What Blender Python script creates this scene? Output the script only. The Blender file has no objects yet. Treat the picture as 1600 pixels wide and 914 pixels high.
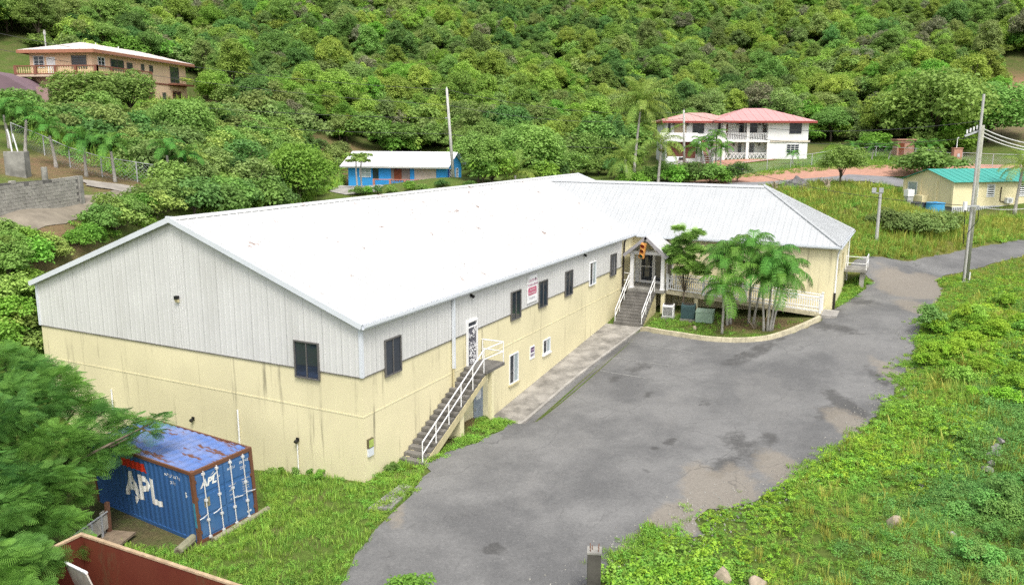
import bpy, bmesh, math, random
import numpy as np
from mathutils import Vector, Matrix, geometry as mgeo

# ------------------------------------------------------------------ camera, sky, sun, exposure
SC = bpy.context.scene
CF, CAM = 1274.87, np.array([-24.0042, -18.2818, 13.2871])
YAW, PITCH, ROLL = 0.4625, -0.19204, 0.00388
_f = np.array([math.cos(PITCH)*math.cos(YAW), math.cos(PITCH)*math.sin(YAW), math.sin(PITCH)])
_r0 = np.array([math.sin(YAW), -math.cos(YAW), 0.0]); _u0 = np.cross(_r0, _f)
_r = math.cos(ROLL)*_r0 + math.sin(ROLL)*_u0; _u = -math.sin(ROLL)*_r0 + math.cos(ROLL)*_u0
FH = np.array([math.cos(YAW), math.sin(YAW), 0.0])
cd = bpy.data.cameras.new('camera'); cam = bpy.data.objects.new('camera', cd); SC.collection.objects.link(cam)
cd.sensor_width = 36; cd.lens = 36*CF/1600; cd.clip_start = 0.1; cd.clip_end = 3000
M = Matrix.Identity(4)
for i in range(3):
    M[i][0], M[i][1], M[i][2], M[i][3] = _r[i], _u[i], -_f[i], CAM[i]
cam.matrix_world = M; SC.camera = cam

SUN_EL, SUN_AZ = math.radians(58), math.radians(222)     # direction the light comes from, azimuth counter-clockwise from +X
W = bpy.data.worlds.new('World'); SC.world = W; W.use_nodes = True
nt = W.node_tree; bg = nt.nodes['Background']
sky = nt.nodes.new('ShaderNodeTexSky'); sky.sky_type = 'NISHITA'; sky.sun_disc = False
sky.sun_elevation = SUN_EL; sky.sun_rotation = math.radians(90) - SUN_AZ
sky.dust_density = 4.0; sky.ozone_density = 1.0; sky.air_density = 1.0
hs = nt.nodes.new('ShaderNodeHueSaturation'); hs.inputs['Saturation'].default_value = 0.28
nt.links.new(sky.outputs[0], hs.inputs['Color']); nt.links.new(hs.outputs[0], bg.inputs[0]); bg.inputs[1].default_value = 0.14
sl = bpy.data.lights.new('sun', 'SUN'); sl.energy = 1.35; sl.angle = math.radians(16); sl.color = (1.0, 0.95, 0.86)
so = bpy.data.objects.new('sun', sl); SC.collection.objects.link(so)
sd = Vector((math.cos(SUN_EL)*math.cos(SUN_AZ), math.cos(SUN_EL)*math.sin(SUN_AZ), math.sin(SUN_EL)))
so.rotation_euler = sd.to_track_quat('Z', 'Y').to_euler()
SC.view_settings.view_transform = 'Standard'; SC.view_settings.look = 'None'
SC.view_settings.exposure = 0.9; SC.view_settings.gamma = 1.0; SC.view_settings.use_curve_mapping = False
SC.render.engine = 'CYCLES'; SC.cycles.use_denoising = False; SC.cycles.max_bounces = 5
SC.cycles.transparent_max_bounces = 6; SC.cycles.sample_clamp_indirect = 3

COL = SC.collection
rng = np.random.default_rng(7); random.seed(7)
UP = Vector((0, 0, 1))

# ------------------------------------------------------------------ layout helpers (photo pixel of a base point -> place on the ground)
def ray(u, v):
    return _f + _r*((u-800)/CF) + _u*((457-v)/CF)
def P(u, v, d):
    r = ray(u, v); return CAM + r*(d/(r@FH))
def proj(p):
    d = np.asarray(p, float) - CAM; z = d@_f
    return 800+CF*(d@_r)/z, 457-CF*(d@_u)/z, z

CTRL = [(0,0,0),(5,-.5,.02),(-5,-3,0),(-6.2,2.1,-.14),(-5.4,8.2,-.2),(0,18.9,.6),(-4,14,-.1),(-10,4,-.3),(-12,-3,-.2),(-3,-11,0),(5,-10,.3),
        (8,-3,.05),(12,-4.2,.12),(18,-4,.4),(24,-5,.85),(24,-9,1.0),(26.5,-13,1.6),(30,-14.5,1.95),(32.3,-13.9,2.0),(42,-13.9,2.5),(26.8,-1.5,.78),
        (29,-5,1.2),(29,-10,1.4),(20,-17.5,1.3),(10,-15,.75),(40,-19.5,2.45),(47,-19.5,2.9),(45,-21.8,2.75),(0,-16,.5),(6,-22,1.3),(20,-25,2.0),
        (34,-26,2.7),(52,-32,3.9),(-8,-16,.3),(-14,-14,.1),(-30,-40,0),(-45,0,-1),(-30,25,2),(-14,18,1.2),(20,21,2.2),(40,21,3.2),(46,10,3.2),(44,-4,2.9),
        (10,-40,1.2),(60,-60,4),(120,-80,10),(0,-80,-2),(-90,-60,-3),(-90,60,6),(15,10,.6),(30,10,1.4)]
CTRL += [tuple(P(*q)) for q in [(60,345,46),(5,352,44.5),(60,318,50),(120,300,54),(250,305,60),(30,430,41.5),(5,520,38),(88,260,62),(180,283,61),(150,200,80),(150,160,98),(60,150,103),(287,153,118),(300,250,75),
        (450,300,80),(420,222,105),(540,295,103),(700,292,103),(600,232,125),(760,252,120),(700,300,80),(900,262,112),(1040,262,107),(1150,249,109),(1260,249,109),(1150,236,121),
        (1330,243,112),(1300,275,98),(1100,283,95),(1245,288,91),(1313,290,88),(1380,330,76),(1369,378,68),(1345,404,63),(1600,385,69),(1430,325,84),(1498,334,82),(1600,338,80),(1560,262,100),
        (1493,258,100),(1450,232,115),(1590,150,132),(1590,60,165),(1300,205,135),(1300,60,205),(1300,10,245),(800,165,155),(800,60,215),(800,12,255),(400,120,150),(400,20,220),(60,70,125),(60,10,175),(-150,0,160),(-150,150,95),(1750,40,190),(1750,200,115),(1750,400,70)]]
for lat in (-330, -160, 0, 160, 330):
    for d, k in ((330, 1), (450, 1.0), (700, 1.0)):
        b = CAM + _r0*lat + FH*d; CTRL.append((b[0], b[1], 13.3 + .168*d*k + 6))
C_ = np.array(CTRL); CP, CZ = C_[:, :2]/100., C_[:, 2]
def _phi(r2): return 0.5*r2*np.log(r2+1e-12)
_n = len(CP); _A = np.zeros((_n+3, _n+3))
_A[:_n, :_n] = _phi(((CP[:, None]-CP[None])**2).sum(-1)) + np.eye(_n)*2e-5
_A[:_n, _n] = 1; _A[:_n, _n+1:] = CP; _A[_n, :_n] = 1; _A[_n+1:, :_n] = CP.T
_w = np.linalg.solve(_A, np.concatenate([CZ, np.zeros(3)]))
def sstep(a, b, x):
    t = np.clip((x-a)/(b-a), 0, 1); return t*t*(3-2*t)
def walk_z(x): return np.clip(-.7+(x-10.5)*.0845, -.72, .8)
def H(x, y):
    x = np.atleast_1d(np.asarray(x, float)); y = np.atleast_1d(np.asarray(y, float)); out = np.empty(len(x))
    for s in range(0, len(x), 20000):
        q = np.stack([x[s:s+20000], y[s:s+20000]], 1)/100.
        out[s:s+20000] = _phi(((q[:, None]-CP[None])**2).sum(-1))@_w[:_n] + _w[_n] + q@_w[_n+1:]
    w = sstep(8.2, 10.2, x)*sstep(28.5, 27, x)*sstep(-3.1, -2.3, y)*sstep(1.5, .3, y)
    out = out*(1-w) + (walk_z(x)-.02)*w
    ey = np.interp(x, [-25, -8, -3, 5, 12, 20, 28, 36, 42, 60], [-14, -12.8, -12.6, -13.5, -15.5, -18.2, -19.6, -20.3, -23.5, -30]); hum = sstep(.3, 2.5, ey-y)*sstep(60, 45, x)*sstep(-60, -45, y)
    out = out + hum*(.22*np.sin(x*1.1+np.sin(y*.7)*1.5)*np.sin(y*1.3+1)+.28*np.sin(x*.43+2)*np.sin(y*.52)+.14)
    rough = sstep(95, 180, (x-CAM[0])*FH[0]+(y-CAM[1])*FH[1])
    return out + rough*(1.6*np.sin(x*.11+1.3)*np.sin(y*.13)+.8*np.sin(x*.31)*np.sin(y*.27+2))
def hz(x, y): return float(H(x, y)[0])
_ts = np.concatenate([np.arange(14, 60, .12), np.arange(60, 160, .3), np.arange(160, 420, 1.)])
def G(u, v, dz=0.0):
    r = ray(u, v); r = r/(r@FH); p = CAM[None]+r[None]*_ts[:, None]
    h = H(p[:, 0], p[:, 1]) + dz; below = np.nonzero(p[:, 2] < h)[0]
    if len(below) == 0: return p[-1]
    i = max(below[0], 1); a = (p[i-1, 2]-h[i-1]); b = (h[i]-p[i, 2]); t = a/(a+b+1e-9)
    q = p[i-1]*(1-t)+p[i]*t; return q
def Gv(u, v): return Vector(G(u, v))

# ------------------------------------------------------------------ mesh helpers
def tag(o, label=None, cat=None, group=None, kind=None):
    if label: o['label'] = label
    if cat: o['category'] = cat
    if group: o['group'] = group
    if kind: o['kind'] = kind
    return o
def empty(name, loc=(0,0,0), rz=0.0, label=None, cat=None, group=None):
    o = bpy.data.objects.new(name, None); COL.objects.link(o); o.location = loc; o.rotation_euler = (0, 0, rz)
    o.empty_display_size = .2
    return tag(o, label, cat, group)
def link(name, me, parent=None, loc=None, rot=None, scale=None):
    o = bpy.data.objects.new(name, me); COL.objects.link(o); o.parent = parent
    if loc is not None: o.location = loc
    if rot is not None: o.rotation_euler = rot
    if scale is not None: o.scale = scale
    return o
class MB:
    def __init__(s): s.v = []; s.f = []; s.mi = []; s.cur = 0
    def add(s, vs, fs):
        b = len(s.v); s.v += [tuple(x) for x in vs]; s.f += [tuple(i+b for i in f) for f in fs]; s.mi += [s.cur]*len(fs); return s
    def box(s, x0, x1, y0, y1, z0, z1):
        return s.add([(x0,y0,z0),(x1,y0,z0),(x1,y1,z0),(x0,y1,z0),(x0,y0,z1),(x1,y0,z1),(x1,y1,z1),(x0,y1,z1)],
                     [(0,3,2,1),(4,5,6,7),(0,1,5,4),(1,2,6,5),(2,3,7,6),(3,0,4,7)])
    def fbox(s, F, u0, u1, v0, v1, n0, n1):
        O, U, V, N = F
        vs = [O+U*a+V*b+N*c for c in (n0, n1) for a, b in ((u0,v0),(u1,v0),(u1,v1),(u0,v1))]
        return s.add(vs, [(0,3,2,1),(4,5,6,7),(0,1,5,4),(1,2,6,5),(2,3,7,6),(3,0,4,7)])
    def prism(s, poly, vec):
        n = len(poly); vec = Vector(vec); a = [Vector(p) for p in poly]
        return s.add(a+[p+vec for p in a], [tuple(range(n))[::-1], tuple(range(n, 2*n))]+[(i, (i+1) % n, n+(i+1) % n, n+i) for i in range(n)])
    def tube(s, pts, r, n=6, caps=True):
        pts = [Vector(p) for p in pts]; rs = r if hasattr(r, '__len__') else [r]*len(pts); vs = []; prev = None
        for i, p in enumerate(pts):
            d = (pts[min(i+1, len(pts)-1)]-pts[max(i-1, 0)]).normalized()
            a = prev if prev is not None and abs(prev.dot(d)) < .95 else (Vector((1,0,0)) if abs(d.x) < .8 else Vector((0,1,0)))
            a = (a-d*a.dot(d)).normalized(); prev = a; b = d.cross(a)
            vs += [p+(a*math.cos(2*math.pi*k/n)+b*math.sin(2*math.pi*k/n))*rs[i] for k in range(n)]
        fs = [(i*n+k, i*n+(k+1) % n, (i+1)*n+(k+1) % n, (i+1)*n+k) for i in range(len(pts)-1) for k in range(n)]
        if caps: fs += [tuple(range(n))[::-1], tuple(range((len(pts)-1)*n, len(pts)*n))]
        return s.add(vs, fs)
    def bar(s, a, b, w, h=None):
        a, b = Vector(a), Vector(b); d = (b-a).normalized(); h = h or w
        n = UP if abs(d.z) < .95 else Vector((0, 1, 0)); U = d.cross(n).normalized(); V = U.cross(d)
        return s.fbox((a, U, V, d), -w/2, w/2, -h/2, h/2, 0, (b-a).length)
    def mesh(s, name, mats, smooth=False):
        me = bpy.data.meshes.new(name); me.from_pydata([tuple(x) for x in s.v], [], s.f)
        for m in (mats if isinstance(mats, (list, tuple)) else [mats]): me.materials.append(m)
        if isinstance(mats, (list, tuple)): me.polygons.foreach_set('material_index', s.mi)
        if smooth: me.polygons.foreach_set('use_smooth', [True]*len(me.polygons))
        me.update(); return me
    def build(s, name, mats, parent=None, smooth=False, loc=None, rot=None):
        return link(name, s.mesh(name, mats, smooth), parent, loc, rot)
def bevel(o, w=.02, seg=2):
    bm = bmesh.new(); bm.from_mesh(o.data); bmesh.ops.bevel(bm, geom=bm.edges[:], offset=w, segments=seg, affect='EDGES', profile=.5)
    bm.to_mesh(o.data); bm.free(); return o
def raw_mesh(name, V, F, mats, smooth=False, tint=None, mi=None):
    """numpy verts (n,3) and quads/tris (m,k) -> mesh, with an optional per-face grey tint"""
    me = bpy.data.meshes.new(name); V = np.asarray(V, np.float32); F = np.asarray(F, np.int32); k = F.shape[1]
    me.vertices.add(len(V)); me.vertices.foreach_set('co', V.ravel())
    me.loops.add(F.size); me.loops.foreach_set('vertex_index', F.ravel())
    me.polygons.add(len(F)); me.polygons.foreach_set('loop_start', np.arange(len(F), dtype=np.int32)*k)
    me.polygons.foreach_set('loop_total', np.full(len(F), k, np.int32))
    if smooth: me.polygons.foreach_set('use_smooth', np.ones(len(F), bool))
    for m in (mats if isinstance(mats, (list, tuple)) else [mats]): me.materials.append(m)
    if mi is not None: me.polygons.foreach_set('material_index', np.asarray(mi, np.int32))
    me.update(calc_edges=True)
    if tint is not None:
        a = me.attributes.new('tint', 'FLOAT', 'FACE'); a.data.foreach_set('value', np.asarray(tint, np.float32))
    me.validate(); return me

# ------------------------------------------------------------------ materials
def lin(*c): return tuple(((x/255+.055)/1.055)**2.4 if x > 10 else x/255/12.92 for x in c)
class NB:
    def __init__(s, name):
        s.m = bpy.data.materials.new(name); s.m.use_nodes = True; s.t = s.m.node_tree; s.b = s.t.nodes['Principled BSDF']
        s.b.inputs['Specular IOR Level'].default_value = .25
    def n(s, typ, **kw):
        x = s.t.nodes.new('ShaderNode'+typ)
        for k, v in kw.items():
            if hasattr(x, k): setattr(x, k, v)
        return x
    def l(s, a, b): s.t.links.new(a, b)
    def val(s, inp, v):
        if hasattr(v, 'bl_idname') or hasattr(v, 'is_linked'): s.l(v, inp)
        else: inp.default_value = v
    def coord(s, kind='Object', scale=(1,1,1), rot=(0,0,0)):
        tc = s.n('TexCoord'); mp = s.n('Mapping'); mp.inputs['Scale'].default_value = scale; mp.inputs['Rotation'].default_value = rot
        s.l(tc.outputs[kind], mp.inputs[0]); return mp.outputs[0]
    def geo(s, scale=(1,1,1), rot=(0,0,0)):
        g = s.n('NewGeometry'); mp = s.n('Mapping'); mp.inputs['Scale'].default_value = scale; mp.inputs['Rotation'].default_value = rot
        s.l(g.outputs['Position'], mp.inputs[0]); return mp.outputs[0]
    def noise(s, vec, scale, detail=4, rough=.55, dist=0):
        x = s.n('TexNoise'); s.l(vec, x.inputs['Vector']); x.inputs['Scale'].default_value = scale
        x.inputs['Detail'].default_value = detail; x.inputs['Roughness'].default_value = rough; x.inputs['Distortion'].default_value = dist; return x.outputs['Fac']
    def ramp(s, fac, a, b, ca=(0,0,0,1), cb=(1,1,1,1)):
        x = s.n('ValToRGB'); s.l(fac, x.inputs[0]); e = x.color_ramp.elements
        e[0].position = a; e[1].position = b; e[0].color = (*ca[:3], 1); e[1].color = (*cb[:3], 1); return x.outputs[0]
    def mix(s, fac, a, b, typ='MIX'):
        x = s.n('Mix'); x.data_type = 'RGBA'; x.blend_type = typ
        s.val(x.inputs[0], fac)
        for i, c in ((6, a), (7, b)):
            if isinstance(c, tuple): x.inputs[i].default_value = (*c[:3], 1)
            else: s.l(c, x.inputs[i])
        return x.outputs[2]
    def math(s, op, a, b=0.0):
        x = s.n('Math'); x.operation = op; s.val(x.inputs[0], a); s.val(x.inputs[1], b); return x.outputs[0]
    def attr(s, name):
        x = s.n('Attribute'); x.attribute_name = name; return x
    def bump(s, h, strength=.3, dist=.02):
        x = s.n('Bump'); s.l(h, x.inputs['Height']); x.inputs['Strength'].default_value = strength; x.inputs['Distance'].default_value = dist
        s.l(x.outputs[0], s.b.inputs['Normal'])
    def out(s, color=None, rough=.7, metal=0.0, spec=None):
        if color is not None:
            if isinstance(color, tuple): s.b.inputs['Base Color'].default_value = (*color[:3], 1)
            else: s.l(color, s.b.inputs['Base Color'])
        s.val(s.b.inputs['Roughness'], rough); s.b.inputs['Metallic'].default_value = metal
        if spec is not None: s.b.inputs['Specular IOR Level'].default_value = spec
        return s.m
def plain(name, c, rough=.6, var=.12, scale=3.0, metal=0.0, bump=0.0, dirt=None, dirt_amt=.5):
    b = NB(name); co = b.geo(); n = b.noise(co, scale, 5)
    col = b.mix(b.ramp(n, .3, .7), tuple(x*(1-var) for x in c), tuple(min(1, x*(1+var)) for x in c))
    if dirt is not None:
        d = b.noise(b.geo((1, 1, .35)), scale*.7, 7, .65); col = b.mix(b.math('MULTIPLY', b.ramp(d, .52, .72), dirt_amt), col, dirt)
    if bump: b.bump(b.noise(co, 40, 3), bump, .01)
    return b.out(col, rough, metal)
MT = {}
def stucco(name, c, stain=.8, streak=True):
    b = NB(name); co = b.geo()
    big = b.noise(co, .35, 4); fine = b.noise(co, 9, 5)
    col = b.mix(b.ramp(big, .3, .7), tuple(x*.9 for x in c), tuple(x*1.07 for x in c))
    col = b.mix(b.math('MULTIPLY', b.ramp(fine, .35, .75), .15), col, tuple(x*.8 for x in c))
    if streak:
        st = b.noise(b.geo((2.4, 2.4, .12)), 1.0, 6, .7); m2 = b.noise(co, .5, 3)
        f = b.math('MULTIPLY', b.ramp(st, .56, .70), b.ramp(m2, .36, .58))
        col = b.mix(b.math('MULTIPLY', f, stain), col, (.16, .145, .10))
    b.bump(b.noise(co, 35, 4), .12, .01)
    return b.out(col, .85, spec=.15)
MT['yellow'] = stucco('stucco_yellow', (.72, .655, .425), .8)
MT['yellow_house'] = stucco('stucco_pale_yellow', (.74, .66, .42), .25)
MT['peach'] = stucco('stucco_peach', (.76, .54, .37), .25)
MT['white_house'] = stucco('stucco_white', (.78, .78, .77), .2)
MT['blue_house'] = stucco('paint_blue', (.045, .30, .66), .2)
MT['yellow_trim'] = plain('trim_yellow', (.5, .44, .26), .8, .15, 4, dirt=(.2,.18,.13))
def metal_paint(name, c, rust=.0, rough=.45, scale=1.2):
    b = NB(name); co = b.geo(); n = b.noise(co, .6, 5)
    col = b.mix(b.ramp(n, .3, .7), tuple(x*.93 for x in c), tuple(min(1, x*1.04) for x in c))
    if rust:
        d = b.noise(co, scale, 8, .7); f = b.ramp(d, .62-rust*.1, .70-rust*.08)
        col = b.mix(b.math('MULTIPLY', f, .85), col, (.17, .065, .03))
    return b.out(col, rough, spec=.35)
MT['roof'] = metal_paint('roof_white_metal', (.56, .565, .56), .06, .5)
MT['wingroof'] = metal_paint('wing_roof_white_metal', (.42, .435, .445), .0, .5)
MT['clad'] = plain('cladding_grey', (.60, .597, .58), .5, .05, .7, dirt=(.36, .35, .32), dirt_amt=.3)
MT['trim'] = plain('trim_pale_blue_grey', (.62, .65, .69), .5, .05, 1)
MT['white'] = plain('paint_white', (.78, .78, .78), .5, .05, 2, dirt=(.5,.47,.4), dirt_amt=.25)
MT['whitetrim'] = plain('paint_white_trim', (.74, .75, .76), .5, .04, 2)
MT['frame'] = plain('window_frame_bronze', (.12, .115, .11), .4, .1)
MT['alu'] = plain('aluminium', (.55, .56, .58), .35, .05, 2, metal=.3)
MT['darkpipe'] = plain('pipe_dark', (.03, .025, .022), .5)
MT['black'] = plain('black_plastic', (.015, .015, .015), .5)
def glass(name, c=(.012, .016, .022)):
    b = NB(name); n = b.noise(b.geo((1, 1, .4)), 1.3, 3)
    return b.out(b.mix(n, c, tuple(x*3 for x in c)), .03, spec=.9)
MT['glass'] = glass('window_glass'); MT['glass_curtain'] = glass('window_glass_curtain', (.16, .19, .2))
def concrete(name, c, dark=.6):
    b = NB(name); co = b.geo(); n = b.noise(co, 1.1, 7, .65); n2 = b.noise(co, 14, 4)
    col = b.mix(b.ramp(n, .36, .64), tuple(x*dark for x in c), c)
    col = b.mix(b.math('MULTIPLY', b.ramp(n2, .4, .7), .3), col, tuple(x*.7 for x in c))
    b.bump(n2, .3, .01); return b.out(col, .9, spec=.15)
MT['concrete'] = concrete('concrete', (.34, .33, .30), .45)
MT['concrete_light'] = concrete('concrete_light', (.42, .40, .37), .6)
MT['concrete_dark'] = concrete('concrete_dark_step', (.20, .19, .175), .5)
MT['block'] = concrete('block_wall_grey', (.42, .40, .355), .6)
MT['kerb'] = plain('kerb_paint', (.52, .47, .33), .85, .2, 3, dirt=(.2,.18,.14), dirt_amt=.7)
MT['wood_pole'] = plain('pole_timber', (.30, .30, .25), .85, .2, 5, dirt=(.42,.45,.33), dirt_amt=.5)
MT['pole_grey'] = plain('pole_concrete', (.45, .44, .42), .8, .1, 4)
MT['timber'] = plain('timber_weathered', (.25, .24, .16), .9, .25, 6)
MT['bark'] = plain('bark', (.12, .095, .07), .95, .3, 6, bump=.4)
MT['palm_bark'] = plain('palm_trunk', (.36, .34, .31), .9, .18, 9, dirt=(.2,.18,.15), dirt_amt=.4)
MT['wire'] = plain('wire', (.06, .06, .06), .6)
MT['wire_pale'] = plain('wire_pale', (.5, .5, .48), .6)
MT['galv'] = plain('galvanised_steel', (.40, .41, .42), .5, .1, 3)
MT['rock'] = plain('rock', (.34, .28, .21), .95, .25, 4, bump=.6)
MT['dead'] = plain('dead_wood', (.30, .25, .19), .95, .25, 8)

def leafmat(name, c1, c2, trans=.4, var=.25, rough=.6):
    b = NB(name); t = b.attr('tint').outputs['Fac']; oi = b.n('ObjectInfo')
    col = b.mix(t, c1, c2)
    n = b.noise(b.geo(), .18, 2); col = b.mix(b.math('MULTIPLY', b.ramp(n, .35, .65), .4), col, tuple(x*y for x, y in zip(c2, (1.1, 1.05, .8))))
    hsv = b.n('HueSaturation'); b.l(col, hsv.inputs['Color'])
    b.l(b.math('ADD', b.math('MULTIPLY', oi.outputs['Random'], .035), .486), hsv.inputs['Hue'])
    b.l(b.math('ADD', b.math('MULTIPLY', b.math('FRACT', b.math('MULTIPLY', oi.outputs['Random'], 7.13)), var*2), 1-var), hsv.inputs['Value'])
    b.out(hsv.outputs[0], rough, spec=.2)
    tr = b.n('BsdfTranslucent'); b.l(hsv.outputs[0], tr.inputs[0]); mx = b.n('MixShader'); mx.inputs[0].default_value = trans
    b.l(b.b.outputs[0], mx.inputs[1]); b.l(tr.outputs[0], mx.inputs[2])
    b.l(mx.outputs[0], b.t.nodes['Material Output'].inputs['Surface']); return b.m
LEAF = {'mid': leafmat('leaves_mid', (0.145, 0.255, 0.06), (0.265, 0.42, 0.105)),
        'yellow': leafmat('leaves_yellow_green', (0.2, 0.315, 0.055), (0.36, 0.49, 0.1)),
        'dark': leafmat('leaves_dark', (0.095, 0.205, 0.06), (0.18, 0.325, 0.09)),
        'olive': leafmat('leaves_olive', (0.175, 0.26, 0.08), (0.3, 0.395, 0.13)),
        'bright': leafmat('leaves_bright', (0.15, 0.31, 0.045), (0.28, 0.49, 0.08)),
        'feather': leafmat('leaves_feathery', (.20, .32, .08), (.38, .52, .13), .3, .2),
        'shade': leafmat('leaves_tamarind', (0.045, 0.135, 0.036), (0.185, 0.33, 0.058), .3, .1),
        'palm': leafmat('palm_fronds', (0.055, 0.165, 0.028), (0.15, 0.33, 0.055), .25, .15),
        'coco': leafmat('coconut_fronds', (0.116, 0.217, 0.031), (0.326, 0.419, 0.093), .25, .15),
        'weed': leafmat('weed_leaves', (0.13, 0.285, 0.04), (0.29, 0.51, 0.085), .3, .25),
        'weedblue': leafmat('weed_leaves_bluish', (0.1, 0.26, 0.065), (0.23, 0.43, 0.11), .3, .2),
        'vine': leafmat('vine_leaves', (0.17, 0.33, 0.03), (0.36, 0.57, 0.06), .3, .22),
        'grass': leafmat('grass_blades', (0.145, 0.275, 0.038), (0.3, 0.47, 0.08), .3, .25),
        'grey': leafmat('leaves_grey', (.17, .19, .10), (.30, .31, .20), .3, .2),
        'straw': leafmat('dry_grass', (0.232, 0.279, 0.046), (0.465, 0.480, 0.109), .3, .2)}

# ------------------------------------------------------------------ ground
def inpoly(x, y, poly):
    x = np.asarray(x); y = np.asarray(y); r = np.zeros(x.shape, bool); n = len(poly)
    for i in range(n):
        (x1, y1), (x2, y2) = poly[i], poly[(i+1) % n]
        c = ((y1 > y) != (y2 > y)) & (x < (x2-x1)*(y-y1)/((y2-y1) if y2 != y1 else 1e-9)+x1); r ^= c
    return r
def axis(lo, hi, st, far0, far1):
    a = list(np.arange(lo, hi+st/2, st)); s = st
    while a[-1] < far1: s *= 1.12; a.append(a[-1]+min(s, 25))
    s = st
    while a[0] > far0: s *= 1.12; a.insert(0, a[0]-min(s, 25))
    return np.array(a)
gx = axis(-16, 64, .5, -400, 900); gy = axis(-36, 34, .5, -600, 700)
X, Y = np.meshgrid(gx, gy, indexing='ij'); Zg = H(X.ravel(), Y.ravel())
V = np.stack([X.ravel(), Y.ravel(), Zg], 1)
nx, ny = len(gx), len(gy); I = np.arange(nx*ny).reshape(nx, ny)
F = np.stack([I[:-1, :-1], I[1:, :-1], I[1:, 1:], I[:-1, 1:]], -1).reshape(-1, 4)
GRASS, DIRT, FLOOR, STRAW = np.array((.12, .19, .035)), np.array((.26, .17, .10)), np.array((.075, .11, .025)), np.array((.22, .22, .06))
colv = np.tile(GRASS, (len(V), 1))
dep = (V[:, 0]-CAM[0])*FH[0]+(V[:, 1]-CAM[1])*FH[1]; lat = (V[:, 0]-CAM[0])*_r0[0]+(V[:, 1]-CAM[1])*_r0[1]
def blendc(w, c):
    global colv
    colv = colv*(1-w[:, None])+np.asarray(c)[None]*w[:, None]
def blob(p, r, soft=.6): 
    d = np.hypot(V[:, 0]-p[0], V[:, 1]-p[1])/r; return sstep(1, 1-soft, d)
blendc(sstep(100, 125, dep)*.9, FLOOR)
for (u, v, r, k, c) in [(35, 262, 7, .9, DIRT), (120, 262, 6, .9, DIRT), (170, 290, 5, .8, DIRT), (215, 290, 5, .7, DIRT), (90, 350, 3.5, .8, DIRT), (40, 345, 4, .7, DIRT), (75, 440, 2.2, .7, DIRT),
                     (320, 165, 9, .8, DIRT), (345, 180, 6, .6, DIRT), (505, 262, 7, .8, DIRT), (530, 235, 8, .8, DIRT), (1590, 135, 14, 1, (.36, .20, .13)), (1565, 205, 8, .8, (.30, .22, .15)),
                     (1345, 282, 4, .6, DIRT), (1290, 300, 5, .4, DIRT), (1180, 505, 3, .85, DIRT), (1110, 505, 2.5, .7, DIRT), (1240, 508, 2.2, .7, DIRT), (1055, 495, 2, .6, DIRT), (240, 835, 3.2, .75, (.13, .10, .06)), (210, 800, 3, .75, (.10, .08, .05)),
                     (1380, 350, 9, .7, STRAW), (1430, 395, 8, .8, STRAW), (1500, 375, 9, .8, STRAW), (1350, 395, 6, .8, STRAW), (1560, 350, 8, .5, STRAW), (1480, 450, 4, .6, STRAW), (1330, 244, 14, 1, (.14, .24, .04)), (1420, 243, 8, .8, (.14, .24, .04)), (1200, 262, 9, .9, (.14, .24, .04)),
                     (1300, 235, 8, .6, (.22, .20, .07)), (1580, 880, 4, .5, STRAW), (730, 655, 1.5, .8, DIRT), (690, 690, 1.2, .7, DIRT), (560, 735, 1.5, .4, DIRT), (620, 742, 1.3, .5, DIRT)]:
    blendc(blob(G(u, v), r)*k, c)
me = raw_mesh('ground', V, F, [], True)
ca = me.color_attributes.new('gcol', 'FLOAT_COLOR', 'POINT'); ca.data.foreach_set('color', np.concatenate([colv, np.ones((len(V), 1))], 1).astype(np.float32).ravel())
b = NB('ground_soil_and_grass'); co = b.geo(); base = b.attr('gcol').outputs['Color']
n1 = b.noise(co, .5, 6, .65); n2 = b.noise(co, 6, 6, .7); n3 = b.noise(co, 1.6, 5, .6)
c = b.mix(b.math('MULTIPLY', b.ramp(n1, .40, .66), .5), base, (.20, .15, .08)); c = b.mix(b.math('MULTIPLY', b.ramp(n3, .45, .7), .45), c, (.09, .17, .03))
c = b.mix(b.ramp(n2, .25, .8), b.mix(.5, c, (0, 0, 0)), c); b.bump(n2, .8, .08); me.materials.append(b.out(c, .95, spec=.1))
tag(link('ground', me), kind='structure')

def drape(name, poly, mat, off=.03, step=.6, kind='structure', extra=None, jitter=0.0, zf=None):
    """flat sheet of the polygon laid on the ground"""
    pts = []
    n = len(poly)
    for i in range(n):
        a, c = np.array(poly[i][:2], float), np.array(poly[(i+1) % n][:2], float); k = max(1, int(np.linalg.norm(c-a)/step))
        for j in range(k):
            q = a+(c-a)*j/k
            if jitter: q = q+rng.normal(0, jitter, 2)
            pts.append(q)
    m = len(pts); ap = np.array(pts); edges = [(i, (i+1) % m) for i in range(m)]
    xs = np.arange(ap[:, 0].min(), ap[:, 0].max(), step); ys = np.arange(ap[:, 1].min(), ap[:, 1].max(), step)
    gxx, gyy = [q.ravel() for q in np.meshgrid(xs, ys)]; gxx = gxx+rng.uniform(-.2, .2, gxx.shape)*step
    ins = inpoly(gxx, gyy, [tuple(p) for p in pts]); allp = [Vector(p) for p in pts]+[Vector((a, c)) for a, c in zip(gxx[ins], gyy[ins])]
    r = mgeo.delaunay_2d_cdt(allp, edges, [tuple(range(m))], 1, 1e-4)
    vx = np.array([(p.x, p.y) for p in r[0]]); z = (zf or H)(vx[:, 0], vx[:, 1])+off
    me = bpy.data.meshes.new(name); me.from_pydata(np.column_stack([vx, z]).tolist(), [], r[2]); me.materials.append(mat)
    me.polygons.foreach_set('use_smooth', [True]*len(me.polygons)); me.update()
    o = link(name, me); tag(o, kind=kind); return o, vx

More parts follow.
